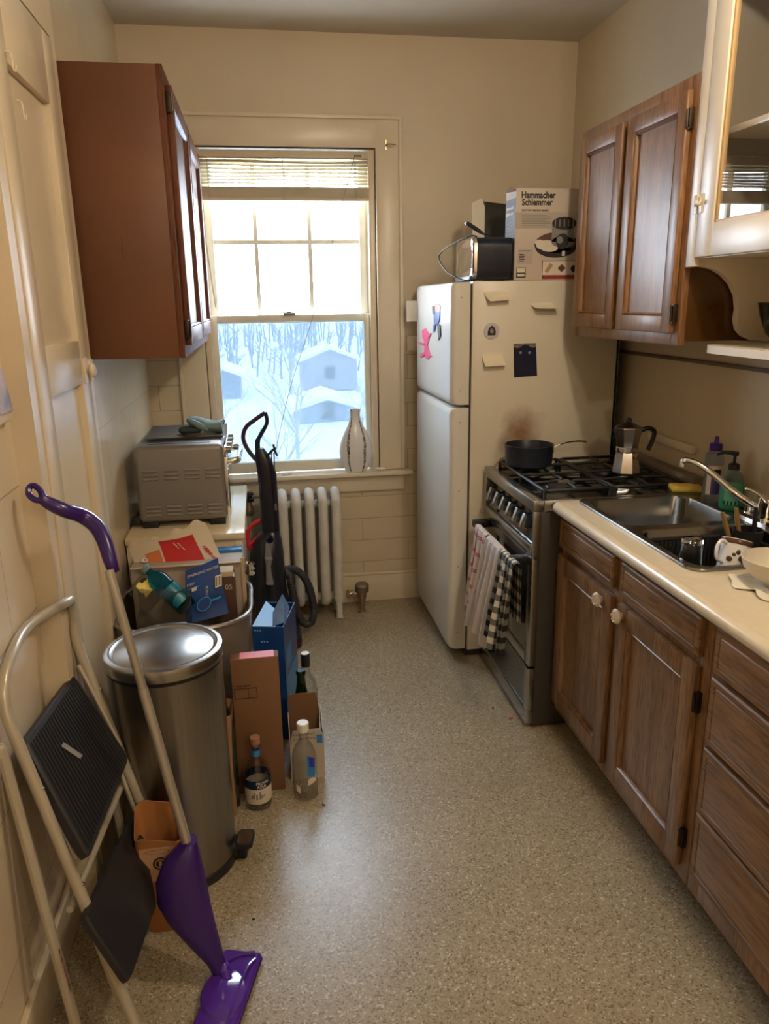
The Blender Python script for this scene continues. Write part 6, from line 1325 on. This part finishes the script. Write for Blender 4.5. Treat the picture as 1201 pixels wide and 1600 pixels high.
# glass, mug
gx = at(1078, 862, y=1.90, x=None); g = Vector((gx.x, 1.83, .767)); g.x = at(1080, 860, y=1.83).x
m = MB(); gh = at(1078, 842, y=1.83).z - .767
m.lathe([(.038, 0), (.0375, .001), (.030, gh * .75), (.0295, gh - .004), (.027, gh), (.004, gh), (.004, gh - .012), (.025, gh - .013), (.0275, gh * .72), (.035, .0)], g, 32)
m.build('drinking_glass', M['glassthick'] if 'glassthick' in M else M['glass'], label='upside-down clear drinking glass in the dish drainer', cat='glass')
mg0 = at(1148, 880, y=1.80)
mu = thing('mug', (mg0.x, 1.80, .80), 'white mug with brown band and dark figures lying tilted in the drainer', 'mug')
ma = Matrix.Translation((at(1146, 868, y=1.81).x, 1.81, at(1146, 868, y=1.81).z)) @ Matrix.Rotation(math.radians(18), 4, 'Y') @ Matrix.Rotation(math.radians(-14), 4, 'X')
def MBm(): m = MB(); m.M = ma; return m
m = MBm(); m.lathe([(.035, -.045), (.038, -.042), (.040, .040), (.0405, .045), (.037, .045), (.0355, -.035), (.004, -.036)], (0, 0, 0), 36); m.build('mug_body', M['ceramic'], mu)
m = MBm(); m.lathe([(.0408, .030), (.0412, .031), (.0414, .042), (.041, .043)], (0, 0, 0), 36, False); m.build('brown_band', mat('brown_glaze', (.10, .04, .025), .2), mu)
m = MBm(); rd = random.Random(8)
for k in range(9):
    a = -.9 + k * .24; zz = rd.uniform(-.02, .008); s_ = rd.uniform(.005, .009); m.sph((math.sin(a) * .0398, -math.cos(a) * .0398, zz), s_, .0014, s_ * rd.uniform(.8, 1.6), 8, Matrix.Rotation(a, 3, 'Z'))
m.build('dark_figures', mat('sepia_glaze', (.07, .04, .03), .3), mu)
m = MBm(); m.tube(smooth_path([(-.037, -.008, .028), (-.058, -.012, .030), (-.068, -.014, .008), (-.060, -.012, -.020), (-.037, -.008, -.026)], 6), .0052, 10); m.build('handle', M['ceramic'], mu)
# bowl on tissue
bc2 = Vector((1.225, 1.575, .9095)); 
m = MB(); rd = random.Random(4)
def f(u, v):
    a = u * 6.2832; r = v * (.085 + .018 * math.sin(a * 3 + 1) + .010 * math.sin(a * 7)); return (bc2.x - .022 + math.cos(a) * r, bc2.y - .014 + math.sin(a) * r, .9098 + .004 * v * (1 + math.sin(a * 5 + v * 3)) * (1 if v > .5 else 0))
m.grid(f, 48, 8, .0012); m.build('tissue', M['paper'], label='crumpled white tissue under the cream bowl on the counter', cat='tissue', fixn=False)
bw = thing('bowl', bc2 + Vector((0, 0, .003)), 'cream stoneware bowl on a tissue at the right edge of the counter', 'bowl')
b0 = bc2 + Vector((0, 0, .0035))
m = MB(); m.lathe([(.032, 0), (.034, .002), (.035, .006), (.062, .022), (.080, .044), (.086, .064), (.087, .068), (.084, .069), (.077, .045), (.058, .025), (.02, .014), (.003, .013)], b0, 48); m.build('bowl_body', M['stone'], bw)
m = MB(); q = b0 + Vector((.035, .0, .03)); m.sph(q, .012, .008, .004, 10); m.build('food_scrap', M['yellow'], bw)
# ================================================================ HUTCH SHELVES
oc = Vector((1.478, 1.955, 1.4605))
ob = thing('fruit_bowl', oc, 'olive tinted glass bowl holding green fruit on the open hutch shelf', 'bowl')
m = MB(); m.lathe([(.035, 0), (.045, .003), (.078, .035), (.098, .085), (.105, .118), (.107, .12), (.103, .12), (.095, .086), (.075, .038), (.03, .008), (.003, .008)], oc, 48); m.build('bowl_body', thin_pane('olive_glass', (.42, .46, .26), haze=(.20, .22, .08), hz=.18), ob)
for i, (dx, dy, dz, r, lb_) in enumerate(((-.035, -.01, .052, .036, 'green fruit leftmost in the glass bowl on the hutch shelf'), (.035, -.03, .058, .037, 'pale green fruit at the right front of the glass bowl'), (.02, .04, .055, .036, 'green fruit at the back of the glass bowl'))):
    m = MB(); m.sph(oc + Vector((dx, dy, dz)), r, r, r * 1.08, 20); fz = m.build('green_fruit', M['green'] if i != 1 else mat('pale_green_skin', (.42, .52, .16), .35), label=lb_, cat='fruit', group='fruit in the glass bowl')
    m = MB(); m.cyl(oc + Vector((dx, dy, dz + r * 1.04)), oc + Vector((dx, dy, dz + r * 1.04 + .006)), .003, 8); m.build('stem', M['wood_handle'], fz)
jc = Vector((1.42, 1.83, 2.0455)); jr = thing('storage_jar', jc, 'squat glass storage jar with brown contents behind the hutch glass', 'jar')
m = MB(); m.lathe([(.046, 0), (.05, .004), (.05, .10), (.042, .125), (.042, .135)], jc, 28); m.build('jar_body', thin_pane('jar_glass', (.8, .8, .75)), jr)
m = MB(); m.lathe([(.044, .004), (.046, .007), (.046, .085), (.003, .087)], jc, 24); m.build('brown_contents', mat('brown_grains', (.16, .075, .03), .8, noise=.4, nscale=120), jr)
m = MB(); m.lathe([(.044, .130), (.046, .132), (.046, .15), (.003, .153)], jc, 28); m.build('lid', M['greyink'], jr)
for i, (x, y, r, hgt, lb_) in enumerate(((1.42, 1.95, .055, .05, 'white bowl stack on the bottom shelf behind the hutch glass, nearer the back wall'), (1.44, 1.80, .06, .04, 'white bowl stack on the bottom shelf behind the hutch glass, nearer the camera'))):
    m = MB(); z = 1.7245
    for k in range(3): m.lathe([(r * .5, z + k * .014), (r * .55, z + k * .014 + .002), (r, z + k * .014 + hgt), (r - .003, z + k * .014 + hgt), (r * .5, z + k * .014 + .006), (.003, z + k * .014 + .006)], (x, y, 0), 28)
    m.build('stacked_bowls', M['ceramic'], label=lb_, cat='bowls', group='white bowls in the hutch')
# ================================================================ PAPERS ON THE LEFT WALL
def wallpaper(nm, C4, mt_, label, cat, th=.0012, dx=.0006):
    P4 = [at(u, v, x=XN + dx) for u, v in C4]
    for p in P4: p.y = min(max(p.y, .6), 1.86)
    m = MB(); m.loft([P4, [p + Vector((th, 0, 0)) for p in P4]]); return m.build(nm, mt_, label=label, cat=cat)
wallpaper('wall_card', [(-18, 300), (4, 306), (9, 322), (-18, 320)], M['pink'], 'pink paper card pinned on the left wall, the highest one', 'card')
o = wallpaper('wall_card', [(-18, 372), (1, 378), (9, 414), (-18, 416)], mat('navy_card', (.02, .02, .05), .5), 'dark navy and green card on the left wall below the pink card', 'card')
wallpaper('notepad', [(-18, 424), (8, 425), (23, 506), (-18, 507)], M['paper'], 'white notepad with a pencil drawing hanging on the left wall', 'notepad', .006)
P4 = [at(u, v, x=XN + .0235) for u, v in ((-18, 566), (2, 575), (19, 641), (-18, 655))]
m = MB(); m.loft([P4, [p + Vector((.002, 0, 0)) for p in P4]]); m.build('postcard', mat('blue_grey_postcard', (.22, .28, .42), .5, noise=.5, nscale=20, col2=(.55, .42, .45)), label='blue-grey postcard leaning over the rail on the left wall', cat='postcard')
# ================================================================ CRUMBS ON THE FLOOR
for u, v, s, mm, lb_ in ((798, 1123, .008, 'red', 'dark red crumb on the floor in front of the stove corner'), (770, 1107, .005, 'card', 'brown crumb on the floor left of the red crumb'), (742, 1082, .006, 'paper', 'small white crumb on the floor before the stove'), (730, 1128, .005, 'paper', 'tiny pale crumb on the floor, nearest before the stove'), (505, 1258, .005, 'ink', 'dark speck on the floor right of the clear bottle'), (396, 1437, .004, 'ink', 'dark speck on the floor above the mop foot')):
    p = at(u, v, z=0); m = MB(); m.M = Matrix.Translation((p.x, p.y, .0015)) @ Matrix.Rotation(u, 4, 'Z'); m.box(-s, -s * .35, -.0015, s, s * .35, .003, .001); m.build('crumb', M[mm], label=lb_, cat='crumb')
# small carton between the chest and the big carton
c0_ = at(341, 858, y=2.79); c1_ = at(379, 880, y=2.79)
m = MB(); m.box(c0_.x, 2.762, .40, c1_.x, 2.80, c0_.z + .004, .002); sc_ = m.build('small_carton', M['cardwhite'], label='small white carton with a blue top edge behind the big carton in the bin', cat='carton')
m = MB(); m.box(c0_.x - .001, 2.761, c0_.z - .008, c1_.x + .001, 2.801, c0_.z + .0045, .001); m.box(c1_.x - .006, 2.7605, .45, c1_.x + .001, 2.7625, c0_.z - .008); m.build('blue_edge', M['midblue'], sc_)
for o in bpy.data.objects:
    if '_o' in o: del o['_o']
